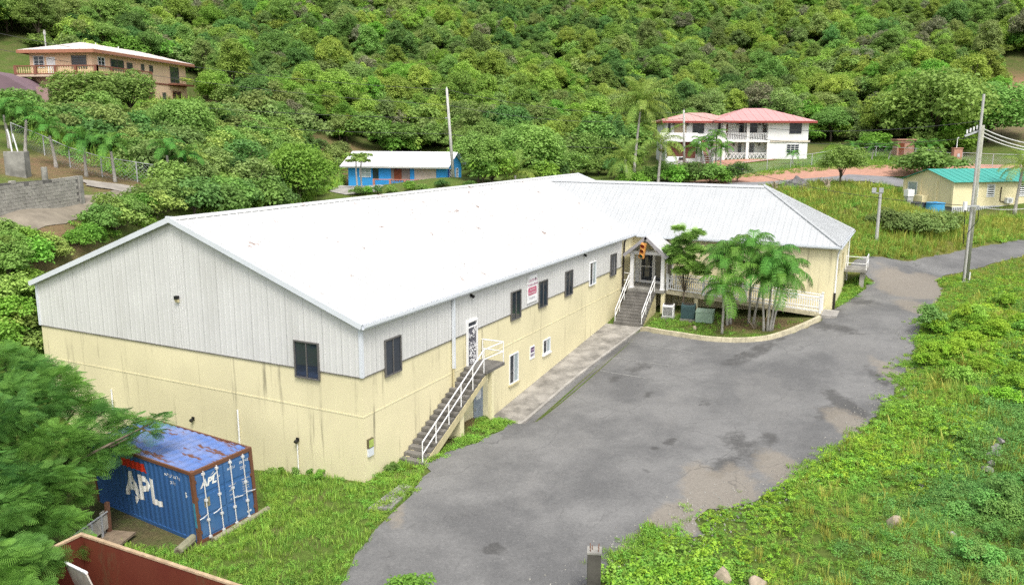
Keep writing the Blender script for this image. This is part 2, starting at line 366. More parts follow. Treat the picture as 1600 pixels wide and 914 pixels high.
# asphalt yard and the road it joins
yard_px = [(520, 960), (548, 880), (575, 842), (600, 815), (640, 775), (668, 738), (662, 728), (700, 707), (745, 692), (790, 668), (830, 640), (868, 616), (885, 604), (908, 585), (935, 557), (1002, 516)]
kerb_xy = [(25.8, -2.75), (25.1, -4.2), (24.7, -5.6), (24.35, -7.0), (24.3, -8.3), (24.5, -9.7), (25.0, -10.85), (25.8, -11.6), (26.9, -12.25), (28.2, -12.85), (29.5, -13.35)]
yard2_px = [(1296, 490), (1302, 485), (1318, 474), (1345, 457), (1362, 440), (1350, 428), (1330, 418), (1335, 407), (1372, 402), (1415, 409), (1445, 403), (1500, 393), (1560, 382), (1620, 370), (1720, 352),
            (1740, 378), (1620, 398), (1560, 410), (1510, 424), (1478, 430), (1462, 440), (1473, 458), (1460, 478), (1443, 500), (1433, 530), (1425, 565), (1402, 605), (1378, 645), (1345, 678), (1290, 715), (1235, 752), (1195, 776), (1150, 792),
            (1105, 797), (1085, 815), (1100, 838), (1060, 840), (1030, 832), (1000, 850), (965, 870), (940, 900), (900, 930), (860, 1000), (700, 1030)]
yard = [tuple(G(*q)[:2]) for q in yard_px]+kerb_xy+[tuple(G(*q)[:2]) for q in yard2_px]
b = NB('asphalt'); co = b.geo()
big = b.noise(co, .22, 9, .62); mid = b.noise(co, 1.3, 10, .72, .6); fine = b.noise(co, 30, 4, .7); grit = b.noise(co, 90, 2)
c = b.mix(b.ramp(big, .4, .6), (.135, .135, .135), (.215, .213, .209)); c = b.mix(b.math('MULTIPLY', b.ramp(mid, .48, .7), .3), c, (.12, .12, .12))
st = b.attr('surf'); sep = b.n('SeparateColor'); b.l(st.outputs['Color'], sep.inputs[0])
edge = b.noise(co, 1.1, 12, .72); wob = b.math('MULTIPLY', b.math('SUBTRACT', edge, .5), 1.7)
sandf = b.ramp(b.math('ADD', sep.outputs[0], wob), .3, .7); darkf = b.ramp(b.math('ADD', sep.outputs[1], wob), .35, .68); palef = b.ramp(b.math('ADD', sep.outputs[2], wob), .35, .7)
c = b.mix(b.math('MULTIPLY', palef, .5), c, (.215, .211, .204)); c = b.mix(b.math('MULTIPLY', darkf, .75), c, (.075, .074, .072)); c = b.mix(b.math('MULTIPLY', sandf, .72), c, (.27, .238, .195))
spots = b.noise(co, .8, 3, .5, 1.5); c = b.mix(b.math('MULTIPLY', b.ramp(spots, .70, .78), .5), c, (.085, .084, .083))
vz = b.n('TexVoronoi'); vz.feature = 'DISTANCE_TO_EDGE'; vz.inputs['Scale'].default_value = .28
wv = b.n('VectorMath'); wv.operation = 'ADD'; nz = b.n('TexNoise'); nz.inputs['Scale'].default_value = .9; nz.inputs['Detail'].default_value = 7
b.l(co, nz.inputs['Vector']); b.l(co, wv.inputs[0]); b.l(nz.outputs['Color'], wv.inputs[1]); b.l(wv.outputs[0], vz.inputs['Vector'])
c = b.mix(b.math('MULTIPLY', b.math('MULTIPLY', b.ramp(vz.outputs['Distance'], .003, .009, (1,1,1), (0,0,0)), b.ramp(big, .48, .6)), .4), c, (.06, .06, .06))
c = b.mix(b.math('MULTIPLY', b.ramp(fine, .35, .7), .35), c, b.mix(.45, c, (0, 0, 0))); c = b.mix(b.math('MULTIPLY', b.ramp(grit, .62, .75), .35), c, (.30, .29, .27))
g2 = b.noise(co, 9, 6, .8); c = b.mix(b.math('MULTIPLY', b.ramp(g2, .42, .62), .45), c, b.mix(.42, c, (0, 0, 0))); g3 = b.noise(co, 14, 3, .6); c = b.mix(b.math('MULTIPLY', b.ramp(g3, .6, .72), .35), c, (.30, .29, .275))
b.bump(fine, .35, .01); MT['asphalt'] = b.out(c, .85, spec=.2)
yo, vx = drape('asphalt_yard', yard, MT['asphalt'], .035, .4, jitter=.07)
sf = np.zeros((len(vx), 4)); sf[:, 3] = 1
def sblob(ch, u, v, rx, ry, k, rot=0):
    p = G(u, v); dx, dy = vx[:, 0]-p[0], vx[:, 1]-p[1]; c_, s_ = math.cos(rot), math.sin(rot)
    d = np.hypot((dx*c_+dy*s_)/rx, (-dx*s_+dy*c_)/ry); sf[:, ch] = np.maximum(sf[:, ch], k*(1.25 if ch == 0 else 1.05)*sstep(1.35, .3, d))
for q in [(1110, 775, 3.2, 1.1, .9, .4), (1050, 815, 1.6, .9, 1, .2), (1220, 735, 3, 1.0, .75, .5), (1010, 845, 1.2, .6, .9), (985, 865, 1.6, .5, .9), (1330, 665, 3, .9, .8, .5), (1400, 590, 4, .6, .7, .4), (1430, 480, 4, 1.2, .7, .3), (1420, 450, 4.5, 2.2, .9, .5), (1450, 440, 3, 1.5, .8), (1340, 445, 2.5, .8, .5), (620, 800, 2, .35, .6, .6), (1150, 760, 2.5, .9, .7, .4)]: sblob(0, *q)
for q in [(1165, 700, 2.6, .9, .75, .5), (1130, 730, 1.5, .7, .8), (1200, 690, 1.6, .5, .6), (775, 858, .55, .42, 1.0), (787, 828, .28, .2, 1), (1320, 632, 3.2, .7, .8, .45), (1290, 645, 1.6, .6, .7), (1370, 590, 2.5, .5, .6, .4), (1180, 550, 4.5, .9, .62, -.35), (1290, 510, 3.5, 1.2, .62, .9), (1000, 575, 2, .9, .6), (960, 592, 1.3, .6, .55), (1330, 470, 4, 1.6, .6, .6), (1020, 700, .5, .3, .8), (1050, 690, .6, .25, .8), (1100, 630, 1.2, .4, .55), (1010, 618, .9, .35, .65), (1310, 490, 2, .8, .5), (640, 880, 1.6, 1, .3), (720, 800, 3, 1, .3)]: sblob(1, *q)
for q in [(1200, 620, 6, 2.2, .7, .3), (1050, 640, 4, 1.2, .6, .2), (1330, 540, 6, 1.8, .7, .4), (850, 760, 3, 1.5, .5), (900, 690, 3, 1, .5)]: sblob(2, *q)
ca = yo.data.color_attributes.new('surf', 'FLOAT_COLOR', 'POINT'); ca.data.foreach_set('color', sf.astype(np.float32).ravel())
MT['line'] = plain('worn_road_paint', (.23, .23, .22), .8, .3, 8)
for i, (a, c) in enumerate([((972, 539), (1083, 553)), ((955, 560), (1050, 573)), ((937, 580), (1010, 592))]):
    p, q = G(*a), G(*c); d = (q-p)[:2]; d /= np.linalg.norm(d); nn = np.array((-d[1], d[0]))*.04
    o, _ = drape('parking_line', [p[:2]+nn, p[:2]-nn, q[:2]-nn, q[:2]+nn], MT['line'], .045, .5)

# other surfaces
def ribbon(px, widths, lift=0):
    c = [np.array(G(*q)[:2]) for q in px]; L, R = [], []
    for i, p in enumerate(c):
        d = c[min(i+1, len(c)-1)]-c[max(i-1, 0)]; d /= np.linalg.norm(d); nn = np.array((-d[1], d[0])); w = widths[i]/2
        L.append(p+nn*w); R.append(p-nn*w)
    return L+R[::-1]
MT['gravel'] = concrete('gravel_track', (.34, .31, .27), .7); MT['pink'] = plain('driveway_pink', (.40, .22, .16), .85, .12, 1.5, bump=.2); MT['grey_road'] = concrete('old_asphalt', (.24, .24, .25), .75)
MT['dirt'] = concrete('dirt_track', (.27, .235, .185), .65)
drape('dirt_road', ribbon([(-60, 372), (5, 352), (60, 338), (120, 325), (180, 313), (235, 303), (275, 298)], [2.4, 2.3, 2.2, 2.1, 2.1, 2.2, 2.1]), MT['dirt'], .05, .7, jitter=.1)
drape('gravel_road', ribbon([(128, 286), (165, 291), (200, 297), (240, 303)], [2.2, 2.2, 2.4, 2.2]), MT['gravel'], .09, .7, jitter=.1)
drape('pink_driveway', ribbon([(1085, 290), (1150, 283), (1210, 277), (1280, 271), (1350, 268), (1420, 266), (1500, 265), (1640, 266)], [4, 5.5, 6, 6.5, 6, 6, 6, 6]), MT['pink'], .06, 1.2)
drape('grey_side_road', ribbon([(1140, 290), (1200, 288), (1270, 283), (1340, 279), (1385, 284), (1420, 290)], [2.6, 2.6, 3, 4, 4.5, 3]), MT['grey_road'], .10, 1.2)
drape('pink_forecourt', [tuple(G(*q)[:2]) for q in [(1040, 262), (1120, 252), (1215, 250), (1150, 258), (1090, 268), (1050, 272)]], MT['pink'], .07, 1.0)
drape('white_yard', [tuple(G(*q)[:2]) for q in [(515, 300), (545, 291), (600, 291), (590, 300), (540, 305)]], MT['concrete_light'], .06, 1.0)

# concrete walkway going down along the building, with its joints cut as separate slabs
MT['walk'] = concrete('walkway_concrete', (.36, .34, .31), .42)
walk = bpy.data.objects.new('concrete_walkway', None); COL.objects.link(walk); tag(walk, kind='structure')
def wedge(x): return np.interp(x, [9.6, 10.6, 15.5, 20, 26.9, 27.2], [-1.55, -1.7, -1.75, -1.95, -2.45, -2.5])
xs = [9.9, 12.9, 16.0, 19.2, 22.4, 25.2, 26.95]
for i in range(len(xs)-1):
    a, c = xs[i]+.012, xs[i+1]-.012; mb = MB(); n = 6; vs = []
    for j in range(n+1):
        x = a+(c-a)*j/n; z = float(walk_z(np.array(x))); y = float(wedge(x)); vs += [(x, -.005, z+.05), (x, y, z+.05), (x, -.005, z-.25), (x, y, z-.6)]
    fs = [(4*j, 4*j+1, 4*j+5, 4*j+4) for j in range(n)]+[(4*j+1, 4*j+3, 4*j+7, 4*j+5) for j in range(n)]+[(0, 2, 3, 1), (4*n, 4*n+1, 4*n+3, 4*n+2)]
    mb.add(vs, fs); mb.build('slab', MT['walk'], walk)
mb = MB()
for j in range(24):
    x0, x1 = 9.9+17.0*j/24, 9.9+17.0*(j+1)/24; z0, z1 = [float(walk_z(np.array(x))) for x in (x0, x1)]; y0, y1 = float(wedge(x0)), float(wedge(x1))
    mb.add([(x0, y0-.004, z0-.5), (x1, y1-.004, z1-.5), (x1, y1-.16, z1-.5), (x0, y0-.16, z0-.5), (x0, y0-.004, z0+.13), (x1, y1-.004, z1+.13), (x1, y1-.16, z1+.13), (x0, y0-.16, z0+.13)], [(4,5,6,7), (0,1,5,4), (2,3,7,6), (3,0,4,7), (1,2,6,5)])
mb.build('edging', MT['concrete_light'], walk)

# ------------------------------------------------------------------ general building pieces
X_, Y_, Z_ = Vector((1,0,0)), Vector((0,1,0)), Vector((0,0,1))
def clip_strip(poly, a, b, ax=0):
    def half(p, k, sgn):
        out = []
        for i in range(len(p)):
            q, r = p[i], p[(i+1) % len(p)]; dq, dr = sgn*(q[ax]-k), sgn*(r[ax]-k)
            if dq >= 0: out.append(q)
            if (dq >= 0) != (dr >= 0):
                t = dq/(dq-dr); out.append(tuple(q[j]+(r[j]-q[j])*t for j in range(2)))
        return out
    p = half(poly, a, 1)
    return half(p, b, -1) if len(p) > 2 else []
def span(poly, u):
    vs = []
    for i in range(len(poly)):
        q, r = poly[i], poly[(i+1) % len(poly)]
        if (q[0]-u)*(r[0]-u) <= 0 and abs(q[0]-r[0]) > 1e-9: vs.append(q[1]+(r[1]-q[1])*(u-q[0])/(r[0]-q[0]))
    return (min(vs), max(vs)) if len(vs) > 1 else None
def roof_slope(parent, F, poly, width, ribs, mat, name='roof_panel', th=.03, rib=(.045, .04), one=False, jit=0.0):
    """metal sheets side by side up the slope, each with raised seams; F = (O, U along eave, V up slope, N)"""
    O, U, Vv, N = F; u0, u1 = min(p[0] for p in poly), max(p[0] for p in poly); k = max(1, round((u1-u0)/width)); w = (u1-u0)/k; mb = MB()
    for i in range(k):
        a, c = u0+i*w, u0+(i+1)*w; q = clip_strip(poly, a+.002, c-.002)
        if len(q) < 3: continue
        if not one: mb = MB()
        dz = rng.uniform(-jit, jit) if jit else 0
        mb.prism([O+U*p[0]+Vv*p[1]+N*dz for p in q], N*th)
        for r in range(ribs):
            uu = a+w*(r+.5)/ribs; s = span(poly, uu)
            if s and s[1]-s[0] > .1: mb.fbox((O+U*uu, U, Vv, N), -rib[0]/2, rib[0]/2, s[0]+.01, s[1]-.01, th+dz, th+dz+rib[1])
        if not one: mb.build(name, mat, parent)
    if one: mb.build(name, mat, parent)
def frame_of(O, U, N): return (Vector(O), Vector(U), UP.copy(), Vector(N))
def window(parent, O, U, N, w, h, fr, gl, mull=1, bars=0, fw=.05, proud=.05, sill=None, trans=0, name='window', louver=0, gl2=None):
    """framed window whose lower left corner is O; the frame is the part, panes and sill its sub-parts"""
    F = frame_of(O, U, N); mb = MB()
    mb.fbox(F, 0, w, 0, fw, -.02, proud).fbox(F, 0, w, h-fw, h, -.02, proud).fbox(F, 0, fw, fw, h-fw, -.02, proud).fbox(F, w-fw, w, fw, h-fw, -.02, proud)
    n = mull+1; ww = (w-2*fw)/n
    for i in range(1, n): mb.fbox(F, fw+ww*i-fw*.4, fw+ww*i+fw*.4, fw, h-fw, -.02, proud-.012)
    for i in range(bars): z = fw+(h-2*fw)*(i+1)/(bars+1); mb.fbox(F, fw, w-fw, z-.018, z+.018, -.02, proud-.02)
    o = mb.build(name, fr, parent)
    for i in range(n):
        m2 = MB(); off = .003*(i % 2)
        m2.fbox(F, fw+ww*i-.001, fw+ww*(i+1)-.001*(i == n-1), fw, h-fw, -.01, .012+off); m2.build('pane', gl if (i % 2 == 0 or gl2 is None) else gl2, o)
    if louver:
        for i in range(louver):
            z = fw+(h-2*fw)*(i+.5)/louver; m3 = MB(); g = (h-2*fw)/louver
            m3.fbox((F[0]+UP*z, F[1], (UP*.85-F[3]*.5).normalized(), (F[3]*.85+UP*.5).normalized()), fw, w-fw, -g*.3, g*.3, .02, .03); m3.build('slat', fr, o)
    if sill:
        m4 = MB(); m4.fbox(F, -.06, w+.06, -.09, -.004, -.02, proud+.06); m4.build('sill', sill, o)
    return o
def text_tris(txt, size, offset=0.0, shear=0.0, align='LEFT'):
    cu = bpy.data.curves.new('t', 'FONT'); cu.body = txt; cu.size = size; cu.offset = offset; cu.shear = shear; cu.align_x = align; cu.resolution_u = 2
    ob = bpy.data.objects.new('t', cu); COL.objects.link(ob); dg = bpy.context.evaluated_depsgraph_get(); dg.update()
    me = bpy.data.meshes.new_from_object(ob.evaluated_get(dg)); me.calc_loop_triangles()
    tr = [[(me.vertices[i].co.x, me.vertices[i].co.y) for i in t.vertices] for t in me.loop_triangles]
    bpy.data.objects.remove(ob); bpy.data.curves.remove(cu); bpy.data.meshes.remove(me); return tr
def letters(parent, F, txt, size, u, v, mat, n=.004, **kw):
    mb = MB(); O, U, Vv, N = F
    for t in text_tris(txt, size, **kw): mb.add([O+U*(u+a)+Vv*(v+c)+N*n for a, c in t], [(0, 1, 2)])
    return mb.build('lettering', mat, parent)

# ------------------------------------------------------------------ the warehouse
WW, L1, LL, HE, HS, HR, LR, WY, WD = 18.87, 29.65, 32.33, 6.3, 4.22, 9.72, 44.5, 13.67, 9.9
SL = (HR-HE)/(WW/2)
wh = empty('warehouse', (0, 0, 0), 0, 'long L-shaped warehouse, pale yellow masonry below grey cladding, white metal roof', 'warehouse')
m = MB(); m.box(0, LR-.1, 0, WW, -2.5, HS); m.build('lower_wall', MT['yellow'], wh)
m = MB(); m.box(LL+.001, LL+WD, -WY, -.002, -1, HE); m.build('wing_wall', MT['yellow'], wh)
m = MB(); m.box(L1+.01, LL+.01, .001, .5, HS+.001, HE); m.build('entrance_wall', MT['yellow'], wh)
m = MB(); m.prism([(.03, .03, HS+.002), (.03, WW-.03, HS+.002), (.03, WW-.03, HE-.02), (.03, WW/2, HR-.03), (.03, .03, HE-.02)], (LR-.2, 0, 0)); m.build('upper_wall', MT['clad'], wh)
# the band where the floor slab shows, and a drip edge under the cladding
m = MB(); m.box(-.012, LL-.4, -.012, .02, 2.62, 2.68); m.box(-.012, .02, .02, WW, 2.62, 2.68); m.build('floor_band', MT['yellow'], wh)
m = MB(); m.box(-.05, -.0, -.05, WW+.05, HS-.025, HS+.012); m.box(.0, L1, -.05, -.0, HS-.025, HS+.012); m.build('drip_edge', MT['concrete_dark'], wh)
# cladding sheets
def clad_panel(F, u0, u1, zt0, zt1, nm='cladding_panel'):
    mb = MB(); O, U, Vv, N = F
    def top(u): return zt0+(zt1-zt0)*(u-u0)/(u1-u0)
    k = 3; w = (u1-u0)/k; prof = []
    for i in range(k):
        a = u0+i*w; prof += [(a+.002 if i == 0 else a, .0), (a+w*.62, .0), (a+w*.70, .008), (a+w*.90, .008), (a+w*.985, .0)]
    vs = []
    for u, n in prof: vs += [O+U*u+N*(.028+n), O+U*u+Vv*top(u)+N*(.028+n)]
    mb.add(vs, [(2*i, 2*i+2, 2*i+3, 2*i+1) for i in range(len(prof)-1)]); return mb.build(nm, MT['clad'], wh)
Fg = (Vector((0, 0, HS+.01)), Y_, Z_, -X_)
npan = 21; pw = WW/npan
for i in range(npan):
    a, c = i*pw, (i+1)*pw
    if a < WW/2 < c:
        clad_panel(Fg, a, WW/2, HE-HS+SL*a, HR-HS-.02); clad_panel(Fg, WW/2, c, HR-HS-.02, HE-HS+SL*(WW-c))
    else: clad_panel(Fg, a, c, HE-HS+SL*min(a, WW-a)-.02, HE-HS+SL*min(c, WW-c)-.02)
Fl = (Vector((0, 0, HS+.01)), X_, Z_, -Y_)
npan = 33; pw = L1/npan
for i in range(npan): clad_panel(Fl, i*pw, (i+1)*pw, HE-HS, HE-HS)
m = MB(); m.box(-.075, .06, -.075, .06, HS+.005, HE-.02); m.build('corner_trim', MT['trim'], wh)
m = MB(); m.box(-.075, .06, WW-.06, WW+.075, HS+.005, HE-.02); m.build('corner_trim', MT['trim'], wh)
# roofs
roof = MB().box(.3, LR-.3, .3, WW-.3, HE-.2, HE).build('roof', MT['roof'], wh)
cs = 1/math.hypot(1, SL); V1 = Vector((0, cs, SL*cs)); N1 = Vector((0, -SL*cs, cs)); OV = .22
E0 = Vector((0, -OV, HE+.05-OV*SL)); LEN = (WW/2+OV)/cs
roof_slope(roof, (E0, X_, V1, N1), [(-.18, 0), (LR+.15, 0), (LR+.15, LEN), (-.18, LEN)], .91, 2, MT['roof'])
V2 = Vector((0, -cs, SL*cs)); N2 = Vector((0, SL*cs, cs))
roof_slope(roof, (Vector((0, WW+OV, HE+.05-OV*SL)), X_, V2, N2), [(-.18, 0), (LR+.15, 0), (LR+.15, LEN), (-.18, LEN)], .91, 2, MT['roof'])
m = MB()
for s, N, Vv in ((-1, N1, V1), (1, N2, V2)): m.fbox((Vector((0, WW/2, HR+.05)), X_, Vv, N), -.2, LR+.17, -.28, .0, .05, .085)
m.build('ridge_cap', MT['roof'], roof)
SW = .655; cw = 1/math.hypot(1, SW); RX, HW = LL+WD/2, HE+.06+SW*WD/2; YR = -WY+5.6; YV = (HW-(HE+.05))/SL
OW = .3
VW = Vector((cw, 0, SW*cw)); NW = Vector((-SW*cw, 0, cw)); EW = Vector((LL-OW, 0, HE+.06-OW*SW)); LW = (WD/2+OW)/cw
# front slope: U runs towards -y
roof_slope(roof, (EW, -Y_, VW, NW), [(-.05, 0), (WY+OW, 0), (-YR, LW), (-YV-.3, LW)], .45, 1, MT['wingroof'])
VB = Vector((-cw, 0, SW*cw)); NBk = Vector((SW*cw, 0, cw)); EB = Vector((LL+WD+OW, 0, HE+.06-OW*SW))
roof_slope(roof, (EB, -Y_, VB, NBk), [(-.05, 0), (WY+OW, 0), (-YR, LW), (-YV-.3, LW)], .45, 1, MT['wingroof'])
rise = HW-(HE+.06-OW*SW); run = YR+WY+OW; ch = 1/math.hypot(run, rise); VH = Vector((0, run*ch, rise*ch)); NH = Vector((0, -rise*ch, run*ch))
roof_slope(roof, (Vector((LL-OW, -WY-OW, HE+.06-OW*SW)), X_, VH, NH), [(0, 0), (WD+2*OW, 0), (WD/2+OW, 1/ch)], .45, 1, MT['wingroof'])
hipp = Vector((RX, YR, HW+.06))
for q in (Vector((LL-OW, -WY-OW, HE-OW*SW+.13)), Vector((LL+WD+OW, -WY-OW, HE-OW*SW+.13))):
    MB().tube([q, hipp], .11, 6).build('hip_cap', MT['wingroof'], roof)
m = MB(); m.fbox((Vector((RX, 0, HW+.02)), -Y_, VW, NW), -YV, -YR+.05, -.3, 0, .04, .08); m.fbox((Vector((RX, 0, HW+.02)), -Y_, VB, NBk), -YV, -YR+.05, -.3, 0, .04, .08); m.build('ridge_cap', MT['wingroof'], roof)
# rake boards, gutters
m = MB()
for Vv, N, y in ((V1, N1, -OV), (V2, N2, WW+OV)): m.fbox((Vector((-.26, y, HE+.05-OV*SL)), X_, Vv, N), 0, .10, 0, LEN+.06, -.13, .09)
m.box(-.262, -.158, WW/2-.16, WW/2+.16, HR-.1, HR+.16); m.build('rake_board', MT['trim'], wh)
m = MB()
for Vv, N, y in ((V1, N1, -OV), (V2, N2, WW+OV)): m.fbox((Vector((LR+.16, y, HE+.05-OV*SL)), X_, Vv, N), 0, .10, 0, LEN+.06, -.13, .09)
m.build('rake_board', MT['trim'], wh)
def gutter(a, b, n):
    a, b, n = Vector(a), Vector(b), Vector(n); d = (b-a).normalized(); mb = MB(); Ln = (b-a).length
    prof = [(0, .10), (0, -.10), (.10, -.10), (.145, -.02), (.145, .085), (.125, .085), (.12, -.01), (.09, -.075), (.02, -.075), (.02, .10)]
    mb.prism([a+n*p+UP*q for p, q in prof], d*Ln); return mb.build('gutter', MT['trim'], wh)
ze = HE+.02-OV*SL
gutter((-.2, -OV+.02, ze), (LL-.4, -OV+.02, ze), (0, -1, 0))
gutter((-.2, WW+OV-.02, ze), (LR, WW+OV-.02, ze), (0, 1, 0))
zw = HE+.04-OW*SW
gutter((LL-OW+.02, -OV-.1, zw), (LL-OW+.02, -WY-OW, zw), (-1, 0, 0)); gutter((LL-OW, -WY-OW+.02, zw), (LL+WD+OW, -WY-OW+.02, zw), (0, -1, 0))
# downpipes and conduits
def pipe(pts, r, mat, parent=wh, name='downpipe'): return MB().tube(pts, r, 8).build(name, mat, parent, smooth=False)
m = MB(); m.box(6.52, 6.64, -.19, -.07, 2.9, ze-.05); o = m.build('downpipe', MT['trim'], wh)
pipe([(6.58, -.11, 2.92), (6.58, -.11, .5)], .055, MT['yellow_trim'])
pipe([(29.9, -.25, ze-.05), (29.9, -.12, ze-.35), (29.9, -.10, 1.2)], .06, MT['darkpipe'])
pipe([(LL+.25, -WY-.25, zw-.05), (LL+.25, -WY-.12, zw-.5), (LL+.25, -WY-.10, 3.1)], .055, MT['whitetrim']); pipe([(LL+.25, -WY-.10, 3.1), (LL+.25, -WY-.10, 2.0)], .075, MT['darkpipe'])
pipe([(LL+WD-.4, -WY-.25, zw-.05), (LL+WD-.4, -WY-.1, zw-.6), (LL+WD-.4, -WY-.1, 2.3)], .05, MT['whitetrim'])
pipe([(-.06, 6.42, -.3), (-.06, 6.42, 1.95)], .035, MT['white'], name='vent_pipe'); pipe([(-.06, 3.28, -.3), (-.06, 3.28, 1.0)], .022, MT['white'], name='conduit'); pipe([(-.06, 14.2, -.3), (-.06, 14.2, 1.7)], .035, MT['white'], name='vent_pipe')
# windows
window(wh, (-.05, 3.20, 3.84), -Y_, -X_, 1.22, 1.5, MT['frame'], MT['glass'], 1, proud=.06)
for i, x in enumerate((1.4, 12.45, 15.85, 19.55, 23.45, 27.35)):
    fr = MT['whitetrim'] if i == 4 else MT['frame']
    window(wh, (x, -.05, 3.86), X_, -Y_, 1.12, 1.5, fr, MT['glass'], 1, proud=.06, gl2=MT['glass_curtain'] if i == 4 else None)
window(wh, (12.35, -.0, .47), X_, -Y_, 1.05, 1.58, MT['whitetrim'], MT['glass'], 1, proud=.05, gl2=MT['glass_curtain'], sill=MT['yellow_trim'])
window(wh, (16.55, -.0, 1.08), X_, -Y_, 1.0, .82, MT['whitetrim'], MT['glass'], 1, proud=.05, gl2=MT['glass_curtain'], sill=MT['white'])
for y0 in (LL+2.2, LL+5.2): window(wh, (y0, -WY, 3.9), X_, -Y_, 1.1, 1.2, MT['yellow_trim'], MT['glass_curtain'], 1)
# upper door behind its scrolled grille
Fd = frame_of((7.85, -.05, 2.66), X_, -Y_); DW, DH = .97, 2.13
m = MB(); m.fbox(Fd, 0, .08, 0, DH, -.02, .08).fbox(Fd, DW-.08, DW, 0, DH, -.02, .08).fbox(Fd, .08, DW-.08, DH-.09, DH, -.02, .08).fbox(Fd, .08, DW-.08, DH-.36, DH-.30, -.02, .06)
dr = m.build('door', MT['white'], wh)
MB().fbox(Fd, .08, DW-.08, .0, DH-.36, -.01, .02).build('door_leaf', plain('door_dark_screen', (.10, .10, .12), .5, .3, 9), dr)
MB().fbox(Fd, .08, DW-.08, DH-.30, DH-.09, -.01, .02).build('pane', MT['glass'], dr)
m = MB(); r_ = random.Random(3)
for i in range(46):
    cu, cv, rr = .14+r_.random()*(DW-.28), .08+r_.random()*(DH-.52), .05+r_.random()*.07; a0 = r_.random()*6
    m.tube([Fd[0]+Fd[1]*(cu+rr*(1-.12*k)*math.cos(a0+k*.9))+Fd[2]*(cv+rr*(1-.12*k)*math.sin(a0+k*.9))+Fd[3]*.05 for k in range(6)], .012, 4)
tag(m.build('grille', MT['white'], dr), kind='stuff')
# lower door under the landing
Fd2 = frame_of((8.55, -.0, -.72), X_, -Y_); m = MB(); m.fbox(Fd2, 0, .9, 0, 2.05, -.02, .04); o = m.build('door', plain('door_blue_grey', (.30, .34, .40), .6, .12, 3), wh); MB().fbox(Fd2, .2, .7, 1.45, 1.85, .03, .05).build('notice', MT['white'], o)
MB().fbox(Fd2, .08, .14, .95, 1.1, .041, .09).build('handle', MT['alu'], o)

# ------------------------------------------------------------------ side stair up to the grilled door
st = empty('side_staircase', (2.3, -.6, 0), 0, 'weathered concrete staircase climbing the long wall to the grilled door', 'staircase')
SX = 2.3; SYo = -.6
def loc(x, y, z): return (x-SX, y-SYo, z)
nst = 16; x0s, x1s, zt = 2.3, 7.65, 2.64
for i in range(nst):
    a = x0s+(x1s-x0s)*i/nst; zz = zt*(i+1)/(nst+1)
    m = MB(); m.box(a-SX, a+(x1s-x0s)/nst+.06-SX, -1.12-SYo, -.02-SYo, zz-.13, zz); o = m.build('step', MT['concrete_dark'], st)
m = MB(); m.box(x1s-SX, 9.42-SX, -1.25-SYo, -.02-SYo, zt-.16, zt); bevel(m.build('landing', MT['concrete_dark'], st), .01, 1)
m = MB()
for y in (-1.14, -.30):
    m.prism([loc(x0s-.1, y, -.25), loc(x0s+.35, y, -.25), loc(x1s+.25, y, zt-.42), loc(x1s+.25, y, zt-.16), loc(x0s, y, .02)], (0, .2, 0))
m.build('stringer', MT['yellow_trim'], st)
m = MB(); m.box(8.22-SX, 8.44-SX, -1.18-SYo, -.98-SYo, -1, zt-.162); m.build('pillar', MT['yellow'], st)
m = MB(); m.box(5.5-SX, 5.85-SX, -1.05-SYo, -.1-SYo, -.6, 1.25); m.build('pillar', MT['yellow'], st)
rl = MB().tube([loc(x0s+.1, -1.08, 1.0), loc(x1s+.0, -1.08, zt+.98), loc(9.36, -1.2, zt+.98)], .028, 6).build('railing', MT['white'], st)
MB().tube([loc(x0s+.1, -1.08, .5), loc(x1s+.0, -1.08, zt+.52), loc(9.36, -1.2, zt+.52)], .025, 6).build('rail', MT['white'], rl)
MB().tube([loc(9.36, -1.2, zt+.98), loc(9.36, -.05, zt+.98)], .028, 6).build('rail', MT['white'], rl); MB().tube([loc(9.36, -1.2, zt+.52), loc(9.36, -.05, zt+.52)], .025, 6).build('rail', MT['white'], rl)
for i in range(6):
    t = i/5; x = x0s+.1+(x1s-x0s-.1)*t; z0 = max(-.1, zt*t-.12); MB().tube([loc(x, -1.08, z0), loc(x, -1.08, 1.0+(zt-.02)*t)], .025, 6).build('post', MT['white'], rl)
for y in (-1.2, -.08): MB().tube([loc(9.36, y, zt), loc(9.36, y, zt+.98)], .025, 6).build('post', MT['white'], rl)

# ------------------------------------------------------------------ entrance porch: steps, portico, ramp
DZ = 2.76; PX0, PX1 = 26.95, 29.75
po = empty('entrance_porch', (29.7, -1.7, .8), 0, 'entrance porch with grey steps, white posts and small gabled roof', 'porch')
def pl(x, y, z): return Vector((x-29.7, y+1.7, z-.8))
def pbox(mb, x0, x1, y0, y1, z0, z1): a, c = pl(x0, y0, z0), pl(x1, y1, z1); return mb.box(a.x, c.x, a.y, c.y, a.z, c.z)
ns = 11
for i in range(ns):
    a = PX0+(PX1-PX0)*i/ns; zz = .78+(DZ-.78)*(i+1)/(ns+1); m = MB(); pbox(m, a, a+(PX1-PX0)/ns+.04, -2.52, -.52, zz-.19, zz); m.build('step', MT['concrete_dark'], po)
m = MB(); m.prism([pl(PX0+.1, -2.5, .4), pl(PX1, -2.5, .4), pl(PX1, -2.5, DZ-.25), pl(PX0+.1, -2.5, .75)], (0, 1.9, 0)); m.build('stair_base', MT['yellow_trim'], po)
m = MB(); pbox(m, PX1, LL, -3.1, -.03, DZ-.2, DZ); m.build('deck', MT['concrete'], po)
for y in (-3.0, -2.35, -.7): m = MB(); pbox(m, PX1+.1, PX1+.38, y-.12, y+.12, .5, DZ-.201); m.build('pillar', MT['yellow'], po)
m = MB(); pbox(m, LL-.3, LL-.05, -3.0, -.1, .5, DZ-.21); m.build('back_wall', MT['yellow_trim'], po)
